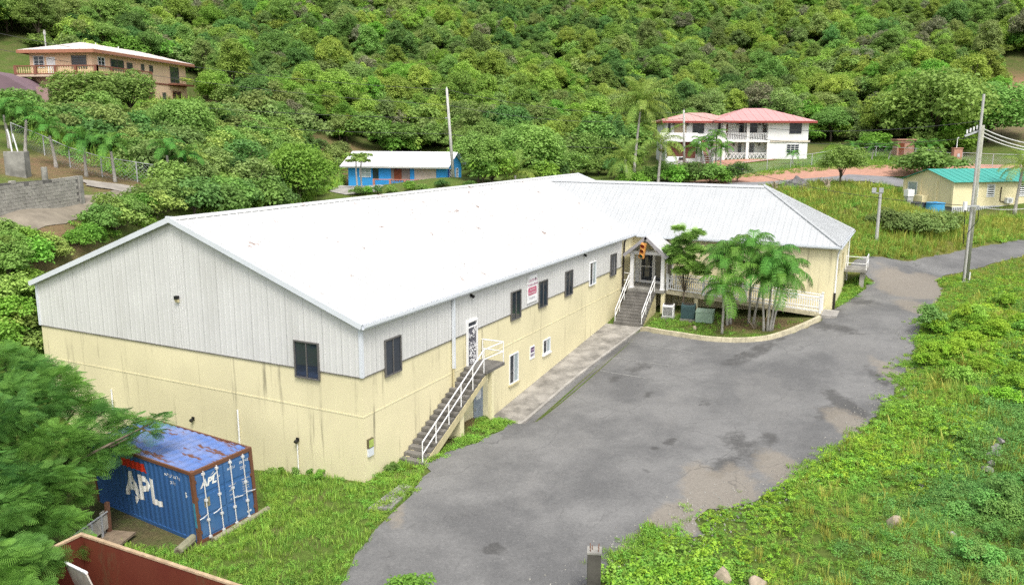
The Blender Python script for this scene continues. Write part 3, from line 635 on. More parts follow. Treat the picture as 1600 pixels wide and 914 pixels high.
for y in (-.72, -2.92):
    m = MB(); pbox(m, PX1+.12, PX1+.36, y-.12, y+.12, DZ, 5.15); pbox(m, PX1+.09, PX1+.39, y-.15, y+.15, DZ, DZ+.08); pbox(m, PX1+.09, PX1+.39, y-.15, y+.15, 5.07, 5.151); m.build('post', MT['white'], po)
yc = -1.80; hw_, pk, ev = 1.52, 6.42, 5.14
m = MB(); pbox(m, PX1+.16, PX1+.32, yc-1.25, yc+1.25, 5.15, 5.36); m.build('tie_beam', MT['whitetrim'], po)
for s in (-1, 1):
    V = Vector((0, -s*hw_, pk-ev)).normalized(); N = Vector((0, s*(pk-ev), hw_)).normalized(); Ln = math.hypot(hw_, pk-ev); O = pl(PX1-.35, yc+s*hw_, ev)
    sl_ = MB(); sl_.fbox((O, X_, V, N), 0, LL-PX1+.4, 0, Ln, 0, .05); rf = sl_.build('roof', MT['roof'], po)
    for k in range(6): MB().fbox((O, X_, V, N), .1+k*.5, .14+k*.5, .01, Ln-.02, .05, .08).build('seam', MT['roof'], rf)
    MB().fbox((O, X_, V, N), -.08, -.003, -.05, Ln+.02, -.15, .06).build('fascia', plain('fascia_grey', (.28, .27, .28), .6), rf)
    MB().fbox((O, X_, V, N), 0, LL-PX1+.4, -.06, -.003, -.08, .07).build('gutter', MT['whitetrim'], rf)
    MB().bar(pl(PX1+.24, yc+s*.12, 6.05), pl(PX1+.24, yc+s*.62, 5.36), .09).build('brace', MT['whitetrim'], po)
# glazed entrance in the wing wall
Fe = frame_of(pl(LL-.02, -.55, DZ), -Y_, -X_)
def leaf(u0, u1, h, nm='door'):
    m = MB(); m.fbox(Fe, u0, u0+.09, 0, h, -.02, .06).fbox(Fe, u1-.09, u1, 0, h, -.02, .06).fbox(Fe, u0+.09, u1-.09, h-.1, h, -.02, .06).fbox(Fe, u0+.09, u1-.09, 0, .18, -.02, .06)
    if nm == 'door': m.fbox(Fe, u0+.09, u1-.09, h*.52, h*.52+.05, -.02, .05)
    o = m.build(nm, MT['white'], po); MB().fbox(Fe, u0+.09, u1-.09, .18, h-.1, -.01, .02).build('pane', MT['glass'], o); return o
leaf(.02, 1.02, 2.25); d2 = leaf(1.04, 1.75, 2.25, 'side_light'); leaf(1.95, 2.45, 2.25, 'side_light')
MB().fbox(Fe, -.15, 1.9, 2.253, 2.4, -.02, .05).build('door_head', MT['white'], po); MB().fbox(Fe, -.35, -.02, 0, 2.25, -.01, .03).build('door_surround', MT['whitetrim'], po)
# stair rails
for y in (-.6, -2.45):
    rl = MB().tube([pl(PX0+.05, y, 1.72), pl(PX1-.05, y, DZ+.95), pl(PX1+.15, y, DZ+.95)], .03, 6).build('railing', MT['white'], po)
    MB().tube([pl(PX0+.05, y, 1.3), pl(PX1-.05, y, DZ+.5), pl(PX1+.15, y, DZ+.5)], .026, 6).build('rail', MT['white'], rl)
    for t in (0, .33, .66, 1): x = PX0+.05+(PX1-PX0-.1)*t; MB().tube([pl(x, y, .8+(DZ-.8)*t*.95), pl(x, y, 1.72+(DZ+.95-1.72)*t)], .026, 6).build('post', MT['white'], rl)
rl = MB().tube([pl(PX1+.24, -.60, DZ+1.0), pl(PX1+.24, -.05, DZ+1.0)], .03, 6).build('railing', MT['white'], po)
MB().tube([pl(PX1+.24, -.60, DZ+.5), pl(PX1+.24, -.05, DZ+.5)], .026, 6).build('rail', MT['white'], rl)
# ramp with balustrades
ra = empty('access_ramp', (31.2, -8, 1.5), 0, 'long sloping ramp with white picket balustrade behind the palms', 'ramp')
def rpt(x, y, z): return Vector((x-31.2, y+8, z-1.5))
RY0, RY1, RZ1 = -3.12, -13.25, 2.10
def rz_(y): return DZ-.03+(RZ1-DZ+.03)*(y-RY0)/(RY1-RY0)
m = MB(); m.prism([rpt(30.25, RY0, rz_(RY0)), rpt(30.25, RY1, rz_(RY1)), rpt(30.25, RY1, rz_(RY1)-.2), rpt(30.25, RY0, rz_(RY0)-.25)], (LL-30.27, 0, 0)); m.build('ramp_slab', MT['kerb'], ra)
for y in (-5.2, -7.6, -10): m = MB(); a = rpt(30.35, y-.12, .6); c = rpt(30.6, y+.12, rz_(y)-.22); m.box(a.x, c.x, a.y, c.y, a.z, c.z); m.build('pillar', MT['yellow'], ra)
def balustrade(x, ya, yb, nb):
    bl = MB().bar(rpt(x, ya, rz_(ya)+1.0), rpt(x, yb, rz_(yb)+1.0), .09, .05).build('balustrade', MT['white'], ra)
    MB().bar(rpt(x, ya, rz_(ya)+.84), rpt(x, yb, rz_(yb)+.84), .045, .07).build('rail', MT['white'], bl); MB().bar(rpt(x, ya, rz_(ya)+.12), rpt(x, yb, rz_(yb)+.12), .045, .08).build('rail', MT['white'], bl)
    mw = MB().box(-.02, .02, -.02, .02, .1, .86).mesh('baluster', MT['white'])
    for i in range(nb): y = ya+(yb-ya)*(i+.5)/nb; link('baluster', mw, bl, rpt(x, y, rz_(y)))
    mp = MB().box(-.065, .065, -.065, .065, -.02, 1.1).box(-.085, .085, -.085, .085, 1.1, 1.15).mesh('post', MT['white'])
    k = max(1, round(abs(yb-ya)/2.5))
    for i in range(k+1): y = ya+(yb-ya)*i/k; link('post', mp, bl, rpt(x, y, rz_(y)))
balustrade(30.33, RY0-.05, RY1+.08, 68); balustrade(31.55, RY0-.3, RY1+.1, 66)
m = MB(); a, c = rpt(30.0, -14.2, 1.6), rpt(31.9, RY1, RZ1+.0); m.box(a.x, c.x, a.y, c.y-.01, a.z, c.z-.01); m.build('threshold', MT['concrete_light'], ra)
# rear loading step at the far side of the wing
bs = empty('rear_landing', (LL+WD-1.2, -WY-.8, 2.2), 0, 'small concrete landing with white pipe rail at the wing end', 'landing')
MB().box(-.9, 1.3, -.75, .78, 1.2, 1.38).build('landing', MT['concrete'], bs); MB().box(-.7, -.4, -.6, -.3, -.5, 1.2).build('pillar', MT['concrete'], bs); MB().box(.8, 1.1, -.6, -.3, -.5, 1.2).build('pillar', MT['concrete'], bs)
for a in ((-.85, -.7), (1.25, -.7), (-.85, .7)): MB().tube([(a[0], a[1], 1.38), (a[0], a[1], 2.35)], .03, 6).build('post', MT['white'], bs)
for z in (1.85, 2.33): MB().tube([(-.85, .7, z), (-.85, -.7, z), (1.25, -.7, z)], .028, 6).build('rail', MT['white'], bs)

# planted bed kerb
KB = empty('planter_kerb', (25, -8, 1), 0, 'curved painted kerb around the palm bed', 'kerb')
def smooth_path(pts, n):
    pts = [np.array(p, float) for p in pts]; out = []
    for i in range(len(pts)-1):
        p0, p1, p2, p3 = pts[max(i-1, 0)], pts[i], pts[i+1], pts[min(i+2, len(pts)-1)]
        for k in range(n):
            t = k/n; out.append(.5*((2*p1)+(-p0+p2)*t+(2*p0-5*p1+4*p2-p3)*t*t+(-p0+3*p1-3*p2+p3)*t**3))
    return out+[pts[-1]]
kp = smooth_path(kerb_xy, 3)
for i in range(0, len(kp)-3, 3):
    seg = kp[i:i+4]; vs = []
    for j, q in enumerate(seg):
        k = i+j; d = kp[min(k+1, len(kp)-1)]-kp[max(k-1, 0)]; d = d/np.linalg.norm(d); nn = np.array((d[1], -d[0]))
        if nn[0] > 0: nn = -nn
        if j == 0: q = q+d*.006
        if j == len(seg)-1: q = q-d*.006
        z = hz(*q); top = z+.30
        for o_, zz in ((.0, z-.3), (.0, top), (.22, top), (.22, z-.3)): vs.append((q[0]-nn[0]*o_-25, q[1]-nn[1]*o_+8, zz-1))
    fs = [(4*j+k, 4*j+k+1, 4*j+k+5, 4*j+k+4) for j in range(len(seg)-1) for k in range(3)]+[(0, 1, 2, 3), tuple(4*(len(seg)-1)+k for k in (3, 2, 1, 0))]
    MB().add(vs, fs).build('kerb_stone', MT['kerb'], KB)

# ------------------------------------------------------------------ things fixed to the building
def wall_lamp(p, U, N, label, style=0):
    o = empty('wall_lamp', p, 0, label, 'lamp', 'lamps on the warehouse walls'); F = frame_of((0, 0, 0), U, N)
    if style == 0:
        MB().fbox(F, -.09, .09, -.02, .12, 0, .14).build('housing', MT['black'], o); m = MB(); m.prism([Vector(U)*-.085+UP*-.16, Vector(U)*-.085+UP*-.021, Vector(U)*-.085+UP*-.021+Vector(N)*.13, Vector(U)*-.085+UP*-.16+Vector(N)*.08], Vector(U)*.17); m.build('lens', MT['yellow_trim'], o)
    else:
        MB().fbox(F, -.07, .07, -.07, .07, 0, .04).build('base', MT['black'], o)
        d = (Vector(N)*.8-UP*.5).normalized(); MB().tube([Vector(N)*.03, Vector(N)*.03+d*.07, Vector(N)*.03+d*.16], [.04, .075, .085], 8).build('lamp_head', MT['black'], o)
wall_lamp((-.05, 9.45, 6.4), -Y_, -X_, 'small black wall lamp high in the middle of the gable')
wall_lamp((-.01, 3.28, 1.2), -Y_, -X_, 'round black lamp low on the gable wall below the window', 1)
wall_lamp((-.01, 9.1, 1.13), -Y_, -X_, 'round black lamp on the yellow wall behind the container', 1)
wall_lamp((8.3, -.05, 5.95), X_, -Y_, 'black floodlight under the eave above the grilled door', 1)
wall_lamp((22.5, -.05, 6.0), X_, -Y_, 'black floodlight under the eave between the far windows', 1)
wall_lamp((LL-.01, -10.0, 5.85), -Y_, -X_, 'small brown wall lamp on the wing front above the palms')
def board(name, p, U, N, w, h, mat, label, cat='sign', th=.03):
    o = empty(name, p, 0, label, cat); F = frame_of((0, 0, 0), U, N); MB().fbox(F, 0, w, 0, h, 0, th).build('panel', mat, o); return o, (F[0]+Vector(N)*th, F[1], F[2], F[3])
MT['signpink'] = plain('sign_faded_red', (.48, .13, .20), .7, .15, 4); MT['signmauve'] = plain('sign_faded_mauve', (.42, .22, .30), .7, .15, 4); MT['signgrey'] = plain('sign_faded_grey', (.40, .40, .44), .7); MT['signpurple'] = plain('sign_purple', (.06, .025, .10), .6)
sg, F = board('shop_sign', (14.35, -.05, 4.42), X_, -Y_, 1.22, 1.45, MT['white'], 'white wall sign with faded red lettering and torn corner')
letters(sg, F, 'LIGHTING &', .19, .16, 1.12, MT['signmauve'], offset=.006); letters(sg, F, 'POWER CENTER', .165, .06, .89, MT['signmauve'], offset=.006)
m = MB(); pts = [(.08+.08*(1-math.cos(a)), 0) for a in (0,)]
poly = []
for cx_, cy_, a0 in ((1.04, .72, 0), (.18, .72, 90), (.18, .50, 180), (1.04, .50, 270)):
    for k in range(5): a = math.radians(a0+k*22.5); poly.append(F[0]+F[1]*(cx_+.1*math.cos(a))+F[2]*(cy_+.1*math.sin(a))+F[3]*.001)
m.prism(poly, F[3]*.003); m.build('red_patch', MT['signpink'], sg)
letters(sg, F, 'Generator', .14, .32, .66, MT['white'], .008); letters(sg, F, 'Rental & Repair', .15, .12, .47, MT['white'], .008); letters(sg, F, '776-8944', .19, .2, .16, MT['signgrey'], offset=.004)
m = MB(); m.tube([F[0]+F[1]*1.0+F[2]*1.24+F[3]*.003, F[0]+F[1]*1.0+F[2]*1.24+F[3]*.006], .065, 10); m.build('emblem', MT['black'], sg)
m = MB(); m.add([F[0]+F[1]*a+F[2]*c+F[3]*.005 for a, c in ((-.002, .98), (.16, 1.12), (.22, 1.455), (-.002, 1.455))], [(0, 1, 2, 3)]); m.build('torn_corner', MT['clad'], sg)
sg, F = board('notice_board', (14.85, -.0, 1.2), X_, -Y_, .6, .72, MT['white'], 'small white and purple notice between the lower windows')
MB().fbox(F, .07, .53, .38, .66, 0, .004).build('purple_patch', MT['signpurple'], sg); letters(sg, F, 'FOR', .19, .13, .45, plain('sign_pale_pink', (.6, .45, .55), .6), .008, offset=.004); letters(sg, F, 'RENT', .2, .07, .16, MT['signpurple'], .003, offset=.008)
sg, F = board('electric_meter_box', (.16, -.0, 1.0), X_, -Y_, .34, .32, MT['trim'], 'narrow grey and green panel box near the building corner', 'box', .08)
MB().fbox(F, .0, .34, .325, .70, -.08, .0).build('frame', plain('box_brown', (.12, .10, .06), .6), sg); MB().fbox(F, .04, .32, .36, .66, .0, .01).build('green_panel', plain('panel_lime', (.38, .48, .12), .6, .2, 8), sg)

# hanging traffic light
TL = empty('traffic_light', (29.25, -1.72, 5.95), math.radians(2), 'old yellow traffic light hung in the porch gable', 'traffic light'); TL.rotation_euler = (math.radians(8), 0, 0)
ty = plain('signal_yellow', (.55, .26, .07), .55, .2, 5, dirt=(.25, .1, .04))
bevel(MB().box(-.12, .12, -.19, .19, -.98, .08).build('housing', ty, TL), .03, 2)
for i, (nm, c) in enumerate((('red_lens', (.22, .015, .015)), ('amber_lens', (.16, .035, .01)), ('green_lens', (.005, .07, .05)))):
    z = -.11-.34*i; ln = MB().tube([(-.12, 0, z), (-.14, 0, z), (-.165, 0, z)], [.14, .13, .05], 14).build(nm, plain(nm, c, .15, .2, 9), TL)
    m = MB(); k = 12; vs = []
    for j in range(k+1): a = math.radians(-30+240*j/k); vs += [(-.12, .15*math.cos(a), z+.15*math.sin(a)), (-.30, .15*math.cos(a), z+.15*math.sin(a)-.03)]
    m.add(vs, [(2*j, 2*j+2, 2*j+3, 2*j+1) for j in range(k)]); m.build('visor', ty, ln)
MB().tube([(0, 0, .08), (0, 0, .35)], .02, 6).build('hanger', MT['black'], TL)

# air conditioning units in the bed
def condenser(p, rz, s, bodymat, label, cut=False):
    o = empty('air_conditioner', p, rz, label, 'air conditioner', 'condensers beside the ramp'); w, d, h = s
    bevel(MB().box(-w/2, w/2, -d/2, d/2, .06, h).build('casing', bodymat, o), .03, 2); MB().box(-w/2-.05, w/2+.05, -d/2-.05, d/2+.05, -.15, .055).build('pad', MT['concrete'], o)
    MB().tube([(0, 0, h), (0, 0, h+.03)], min(w, d)*.42, 16).build('fan_guard', MT['darkpipe'], o)
    for k in range(9): z = .14+k*(h-.24)/9; MB().box(-w/2-.012, -w/2-.001, -d/2+.06, d/2-.06, z, z+.035).build('slat', bodymat if not cut else MT['black'], o)
for (u, v, s, m_, lb, ct) in [(1044, 497, (.75, .75, .85), MT['white'], 'white air conditioner with a rusty top under the ramp', True), (1075, 500, (.9, .9, .98), plain('ac_dark_green', (.045, .085, .09), .5), 'dark green air conditioner beside the white one', False)]:
    p = G(u, v); condenser((p[0], p[1], p[2]+.1), .15, s, m_, lb, ct)
p = G(1101, 503); o = empty('transformer_cabinet', (p[0], p[1], p[2]+.03), .1, 'pale green steel cabinet standing beside the air conditioners', 'cabinet'); mg = plain('cabinet_green', (.26, .36, .28), .55, .06)
bevel(MB().box(-.5, .5, -.55, .55, 0, .68).build('body', mg, o), .03, 2); m = MB(); m.prism([(-.52, -.57, .68), (.52, -.57, .72), (.52, -.57, .78), (-.52, -.57, .74)], (0, 1.14, 0)); m.build('lid', mg, o)

# ------------------------------------------------------------------ shipping container
CT = empty('shipping_container', (-5.02, 1.99, -.13), 1.449, 'blue steel shipping container with rusty corners beside the gable wall', 'shipping container')
CT.rotation_euler = (math.radians(-2.2), math.radians(1.2), 1.449)
CL, CW, CHh = 6.06, 2.44, 2.59
def rustpaint(name, c, rust=.5, sc=1.5, fade=(.25, .33, .45), streak=(1, 1, 1)):
    b = NB(name); co = b.coord('Object', streak); n = b.noise(co, sc, 8, .72); n2 = b.noise(co, .9, 5)
    col = b.mix(b.math('MULTIPLY', b.ramp(n2, .4, .65), .35), c, fade); col = b.mix(b.ramp(n, .66-.14*rust, .71-.14*rust), col, (.13, .055, .03))
    return b.out(col, .5, spec=.3)
cb = rustpaint('container_blue_shaded', (.028, .088, .23), .15, 2.2, (.055, .14, .29), (1, 1, .3)); cbd = rustpaint('container_blue_door', (.04, .12, .29), .1, 2.5, (.12, .2, .32)); cbr = rustpaint('container_blue_roof', (.085, .16, .40), .8, 1.3, (.34, .34, .42), (.45, 2.2, 1)); cr = rustpaint('container_rust_frame', (.15, .065, .035), .9, 3, (.10, .07, .06))  # side blue is darkened to carry the overhanging tree's shade
MB().box(.06, CL-.06, -CW/2+.07, CW/2-.07, .12, CHh-.06).build('inner_body', cb, CT)
def corr_profile(a, b, pitch, depth):
    out = []; k = round((b-a)/pitch); p = (b-a)/k
    for i in range(k): x = a+i*p; out += [(x, 0), (x+p*.26, 0), (x+p*.5, -depth), (x+p*.76, -depth)]
    return out+[(b, 0)]
prof = corr_profile(.12, CL-.12, .28, .036)
for s in (-1, 1):
    m = MB(); vs = []
    for x, d in prof: y = s*(CW/2-.02+d); vs += [(x, y, .16), (x, y, CHh-.11)]
    m.add(vs, [(2*i, 2*i+2, 2*i+3, 2*i+1) for i in range(len(prof)-1)]); m.build('side_wall', cb, CT)
m = MB(); vs = []; rp = corr_profile(.1, CL-.1, .42, .03)
for x, d in rp: vs += [(x, -CW/2+.05, CHh-.02+d), (x, CW/2-.05, CHh-.02+d)]
m.add(vs, [(2*i, 2*i+2, 2*i+3, 2*i+1) for i in range(len(rp)-1)]); m.build('roof', cbr, CT)
m = MB(); m.box(CL-.06, CL-.02, -CW/2+.1, CW/2-.1, .15, CHh-.1); m.build('end_wall', cb, CT)
for x in (0, CL-.12):
    for s in (-1, 1): MB().box(x, x+.12, s*CW/2-(.12 if s > 0 else 0), s*CW/2+(.12 if s < 0 else 0), .12, CHh-.12).build('corner_post', cr, CT)
for x in (-.005, CL-.17):
    for s in (-1, 1):
        for z in (-.004, CHh-.12): bevel(MB().box(x, x+.175, s*(CW/2+.005)-(.165 if s > 0 else 0), s*(CW/2+.005)+(.165 if s < 0 else 0), z, z+.124).build('corner_casting', cr, CT), .012, 1)
for s in (-1, 1):
    y0 = s*CW/2-(.06 if s > 0 else 0)
    MB().box(.12, CL-.12, y0, y0+.06, CHh-.11, CHh-.005).build('top_rail', cr, CT); MB().box(.12, CL-.12, y0, y0+.06, .02, .16).build('bottom_rail', cb, CT)
MB().box(.0, .1, -CW/2+.12, CW/2-.12, CHh-.13, CHh-.004).build('door_header', cr, CT); MB().box(.0, .1, -CW/2+.12, CW/2-.12, .02, .14).build('door_sill', cr, CT)
MB().box(.002, .10, CW/2-.118, CW/2+.006, .62, 1.5).build('patch_plate', plain('teal_patch', (.04, .22, .33), .6, .2, 5), CT)
rod = plain('rod_galvanised', (.58, .58, .58), .45, .12, 6, dirt=(.3, .2, .12))
for s in (1, -1):      # s=1: leaf on the image's left
    y0, y1 = (.01, CW/2-.13) if s > 0 else (-CW/2+.13, -.01)
    d = MB().box(.03, .07, y0, y1, .15, CHh-.14).build('door', cbd, CT)
    for z0, z1 in ((.22, .86), (.96, 1.62), (1.74, 2.38)):
        m = MB(); m.box(.012, .0295, y0+.03, y1-.03, z0, z1); bevel(m.build('door_panel', cbd, d), .008, 1)
    for yr in (.27, .80):
        y = s*yr; m = MB(); m.tube([(-.03, y, .1), (-.03, y, CHh-.1)], .021, 8); r = m.build('lock_rod', rod, d)
        for z in (.14, .75, 1.45, CHh-.2): MB().box(-.055, .011, y-.05, y+.05, z-.04, z+.04).build('bracket', rod, d)
        MB().tube([(-.055, y, .98 if s > 0 else 1.1), (-.07, y+s*.2, .92 if s > 0 else 1.06), (-.06, y+s*.34, .9 if s > 0 else 1.04)], .016, 5).build('lever', rod, d)
    for z in (.4, 1.0, 1.6, 2.2): MB().box(-.002, .05, s*(CW/2-.13)-.03, s*(CW/2-.13)+.05, z-.05, z+.05).build('hinge', cr, d)
wp = plain('lettering_white', (.72, .72, .68), .6, .1, 4, dirt=(.25, .12, .06), dirt_amt=.4); rp_ = plain('lettering_red', (.50, .035, .015), .6, .15, 4)
Fdoor = (Vector((.011, CW/2, 0)), -Y_, Z_, -X_)
letters(CT, Fdoor, 'APL', .36, .30, 1.92, wp, offset=.016, shear=.25)
m = MB()
for q in ([(.72, 2.16), (.98, 2.28), (1.0, 2.24), (.78, 2.12)], [(.86, 2.02), (1.08, 2.10), (1.04, 2.05)], [(.70, 2.22), (.86, 2.32), (.82, 2.26)]): m.add([Fdoor[0]+Fdoor[1]*a+Fdoor[2]*c+Fdoor[3]*.005 for a, c in q], [tuple(range(len(q)))])
tag(m.build('emblem', wp, CT), kind='stuff')
letters(CT, Fdoor, 'APZU', .13, 1.36, 2.12, wp); letters(CT, Fdoor, '281742', .13, 1.86, 2.17, wp); letters(CT, Fdoor, '2251', .13, 1.88, 1.96, wp)
for k in range(7): letters(CT, Fdoor, ('MAX GROSS', '24000 KG', 'TARE 2200', 'NET 21800', 'CU.CAP 33', '1172 CF', '67200 LB')[k], .06, 1.90, 1.55-.09*k, wp)
for k in range(4): letters(CT, Fdoor, ('MAX WT', '30480', 'KGS', '33.2 CU M')[k], .075, 1.36, 1.52-.16*k, wp)
MB().fbox(Fdoor, .36, .58, 1.2, 1.52, .0, .006).build('plate', plain('data_plate', (.22, .20, .13), .5, .3, 20), CT); MB().fbox(Fdoor, 1.98, 2.16, .3, .36, .0, .006).build('sticker', wp, CT)
def wrap(parent, tris, u0, v0, mat, nm):
    """print laid on the corrugated side: every piece follows the folds"""
    mb = MB()
    for t in tris:
        t = [(a+u0, c+v0) for a, c in t]
        for (xa, da), (xb, db) in zip(prof[:-1], prof[1:]):
            q = clip_strip(t, xa, xb)
            if len(q) < 3: continue
            mb.add([(a, CW/2-.02+da+(db-da)*(a-xa)/(xb-xa)+.006, c) for a, c in q], [tuple(range(len(q)))])
    return mb.build(nm, mat, parent)
def mir(tr, c): return [[(c-a, v) for a, v in t] for t in tr]     # the side is seen from +y, so x runs right to left
wrap(CT, mir(text_tris('APL', 1.25, offset=.05), 0), 4.05, .92, wp, 'lettering')
wrap(CT, mir([[(0, 0), (1.55, .0), (1.45, .3)], [(0, 0), (1.45, .3), (0, .3)]], 0), 4.15, 1.98, rp_, 'red_bar'); wrap(CT, mir([[(0, 0), (.12, -.32), (.3, 0)]], 0), 3.6, .93, wp, 'lettering_foot')
wrap(CT, mir(text_tris('APZU 281742', .15), 0), 1.55, 2.15, wp, 'lettering'); wrap(CT, mir(text_tris('2251', .15), 0), 1.25, 1.92, wp, 'lettering'); wrap(CT, mir(text_tris('5', .24, offset=.01), 0), .5, 1.62, wp, 'lettering')
# timber sleepers under the container
def log(a, b, r, label):
    a, b = Vector(a), Vector(b); o = empty('timber_beam', a, 0, label, 'timber'); d = b-a
    m = MB(); m.tube([(0, 0, 0), d*.3, d*.7, d], [r, r*1.03, r*.98, r], 10); m.build('beam', MT['timber'], o); n = d.normalized(); MB().tube([n*-.012, n*-.001], r*.6, 8).build('cut_end', MT['bark'], o)
p = G(278, 868); q = np.array(p)+np.array([1.8, .55, .0]); log((p[0], p[1], p[2]+.14), (q[0], q[1], q[2]+.14), .15, 'short weathered round beam poking out under the container door')
p = G(330, 851); q = G(418, 800); log((p[0]+.2, p[1]+.1, p[2]+.06), (q[0]+.15, q[1]+.1, q[2]+.06), .10, 'long timber beam lying along the container door sill')

# red skip, corner of the lot
SK = empty('waste_skip', (-11.0, -1.0, -.35), 0, 'open red steel skip with rusty rim and walls', 'skip'); red = rustpaint('skip_red', (.125, .028, .018), .6, 1.1, (.18, .06, .03), (1, 1, .35)); rim = plain('skip_rim', (.42, .31, .2), .7, .25, 5, dirt=(.25, .12, .06))
MB().box(-1.2, 1.25, -5, 4, 0, .12).build('floor', red, SK)
for nm, q in (('side_wall', (1.25, 1.31, -5, 4.0)), ('side_wall', (-1.26, -1.2, -5, 4.0)), ('end_wall', (-1.2, 1.25, 4.0, 4.06))): MB().box(*q, .0, 1.95).build(nm, red, SK)
for q in ((1.23, 1.34, -5, 4.1), (-1.30, -1.19, -5, 4.1)): MB().box(*q, 1.951, 2.01).build('rim', rim, SK)
MB().box(-1.19, 1.23, 3.98, 4.1, 1.951, 2.01).build('rim', rim, SK)
mt_ = MB()
for y in np.arange(-4.5, 4, 1.5): MB().box(1.311, 1.38, y-.05, y+.05, .1, 1.949).build('rib', red, SK)
o = empty('scrap_panel', (-10.55, 1.3, -.2), 0, 'dirty white sheet panel leaning inside the red skip', 'panel'); o.rotation_euler = (math.radians(-14), math.radians(10), math.radians(75))
bevel(MB().box(-.8, .8, -.02, .02, 0, 1.75).build('sheet', plain('scrap_white', (.55, .52, .46), .7, .15, 3, dirt=(.28, .16, .09), dirt_amt=.7), o), .004, 1); MB().box(-.8, .8, -.04, .03, 1.751, 1.80).build('edge_strip', MT['white'], o)
# broken trailer gate behind the skip
p = G(172, 838); o = empty('broken_trailer', (p[0], p[1], p[2]), math.radians(108), 'broken white trailer tailgate with rusty post near the skip', 'trailer'); rs = plain('rust', (.16, .08, .05), .9, .3, 6); wg = plain('old_white_board', (.42, .40, .35), .8, .2, 4, dirt=(.2, .15, .1))
MB().box(-.06, .06, -.06, .06, 0, 1.25).build('post', rs, o); MB().box(.1, .16, .0, .2, 0, .95).build('board', wg, o); MB().box(-.02, .03, -.0, 1.9, .35, .85).build('side_board', wg, o)
for y in (.4, .9, 1.4): MB().box(-.05, -.021, y-.04, y+.04, .2, .95).build('stake', MT['galv'], o)
MB().box(-.9, .05, -.1, 1.9, .12, .2).build('bed', plain('trailer_bed', (.22, .17, .12), .9, .25, 4), o); MB().tube([(-.03, 1.9, .95), (-.03, -.0, .95)], .03, 6).build('rail', MT['galv'], o)
# concrete cover slab, post with reinforcing bars, rocks
p0, p1, p2, p3 = [G(*q) for q in ((575, 796), (628, 757), (646, 763), (612, 797))]
cx = sum((p0, p1, p2, p3))/4; o = empty('cover_slab', cx, 0, 'ribbed concrete cover slab in the grass near the corner', 'slab')
for k in range(5):
    t0, t1 = k/5+.01, (k+1)/5-.01; q = [p0+(p3-p0)*t0, p0+(p3-p0)*t1, p1+(p2-p1)*t1, p1+(p2-p1)*t0]; MB().prism([Vector(x-cx)+Vector((0, 0, -.05)) for x in q], (0, 0, .13)).build('strip', MT['concrete'], o)
p = G(927, 935); o = empty('concrete_post', (p[0], p[1], p[2]-.2), .35, 'square concrete post with bare reinforcing bars on top', 'post'); bevel(MB().box(-.2, .2, -.2, .2, 0, 1.75).build('shaft', concrete('post_concrete', (.115, .108, .095), .45), o), .02, 1)
MB().box(-.21, .21, -.21, .21, 1.70, 1.755).build('cap', MT['concrete'], o)
for a, c in ((-.1, -.1), (.1, -.1), (.1, .1), (-.1, .1), (0, .05)): MB().tube([(a, c, 1.7), (a*1.1, c*1.2, 1.82), (a*1.2+.02, c*1.3, 1.88)], .013, 5).build('rebar', rs, o)
def rock(p, s, seed, label, mat=MT['rock'], group=None, nm='rock'):
    bm = bmesh.new(); bmesh.ops.create_icosphere(bm, subdivisions=3, radius=1); r = random.Random(seed); pl_ = [(Vector((r.uniform(-1, 1), r.uniform(-1, 1), r.uniform(-1, 1))).normalized(), r.uniform(.55, .85)) for _ in range(11)]
    for v in bm.verts:
        for n, k in pl_:
            d = v.co.dot(n)
            if d > k: v.co -= n*(d-k)*.9
        v.co = Vector((v.co.x*s[0], v.co.y*s[1], v.co.z*s[2]))
    me = bpy.data.meshes.new(nm); bm.to_mesh(me); bm.free(); me.materials.append(mat); o = link(nm, me, None, (p[0], p[1], p[2]+s[2]*.2), (0, 0, r.uniform(0, 6))); return tag(o, label, 'rock', group)
rock(G(1398, 822), (.33, .26, .36), 1, 'pale pointed rock alone in the green weeds'); rock(G(1127, 910), (.34, .3, .48), 5, 'brown boulder at the lower edge of the weeds'); rock(G(1184, 918), (.32, .28, .34), 8, 'smaller brown boulder beside the larger one in the weeds')
pale = concrete('pale_rubble', (.33, .315, .30), .5)
for i, (u, v) in enumerate([(1572, 648), (1580, 640), (1565, 662), (1560, 672), (1575, 655), (1552, 705), (1545, 715), (1558, 698), (1548, 725), (1562, 690), (1542, 735), (1440, 762), (1485, 838), (1590, 632), (1541, 775), (1555, 712)]):
    rock(G(u, v), (random.uniform(.14, .3), random.uniform(.12, .24), random.uniform(.12, .2)), 20+i, 'pale rubble stone in the row through the weeds', pale, 'rubble stones in the weeds', 'rubble_stone')
p = G(1085, 515); rock(p, (.16, .14, .22), 77, 'small stone in the palm bed grass near the cabinet')

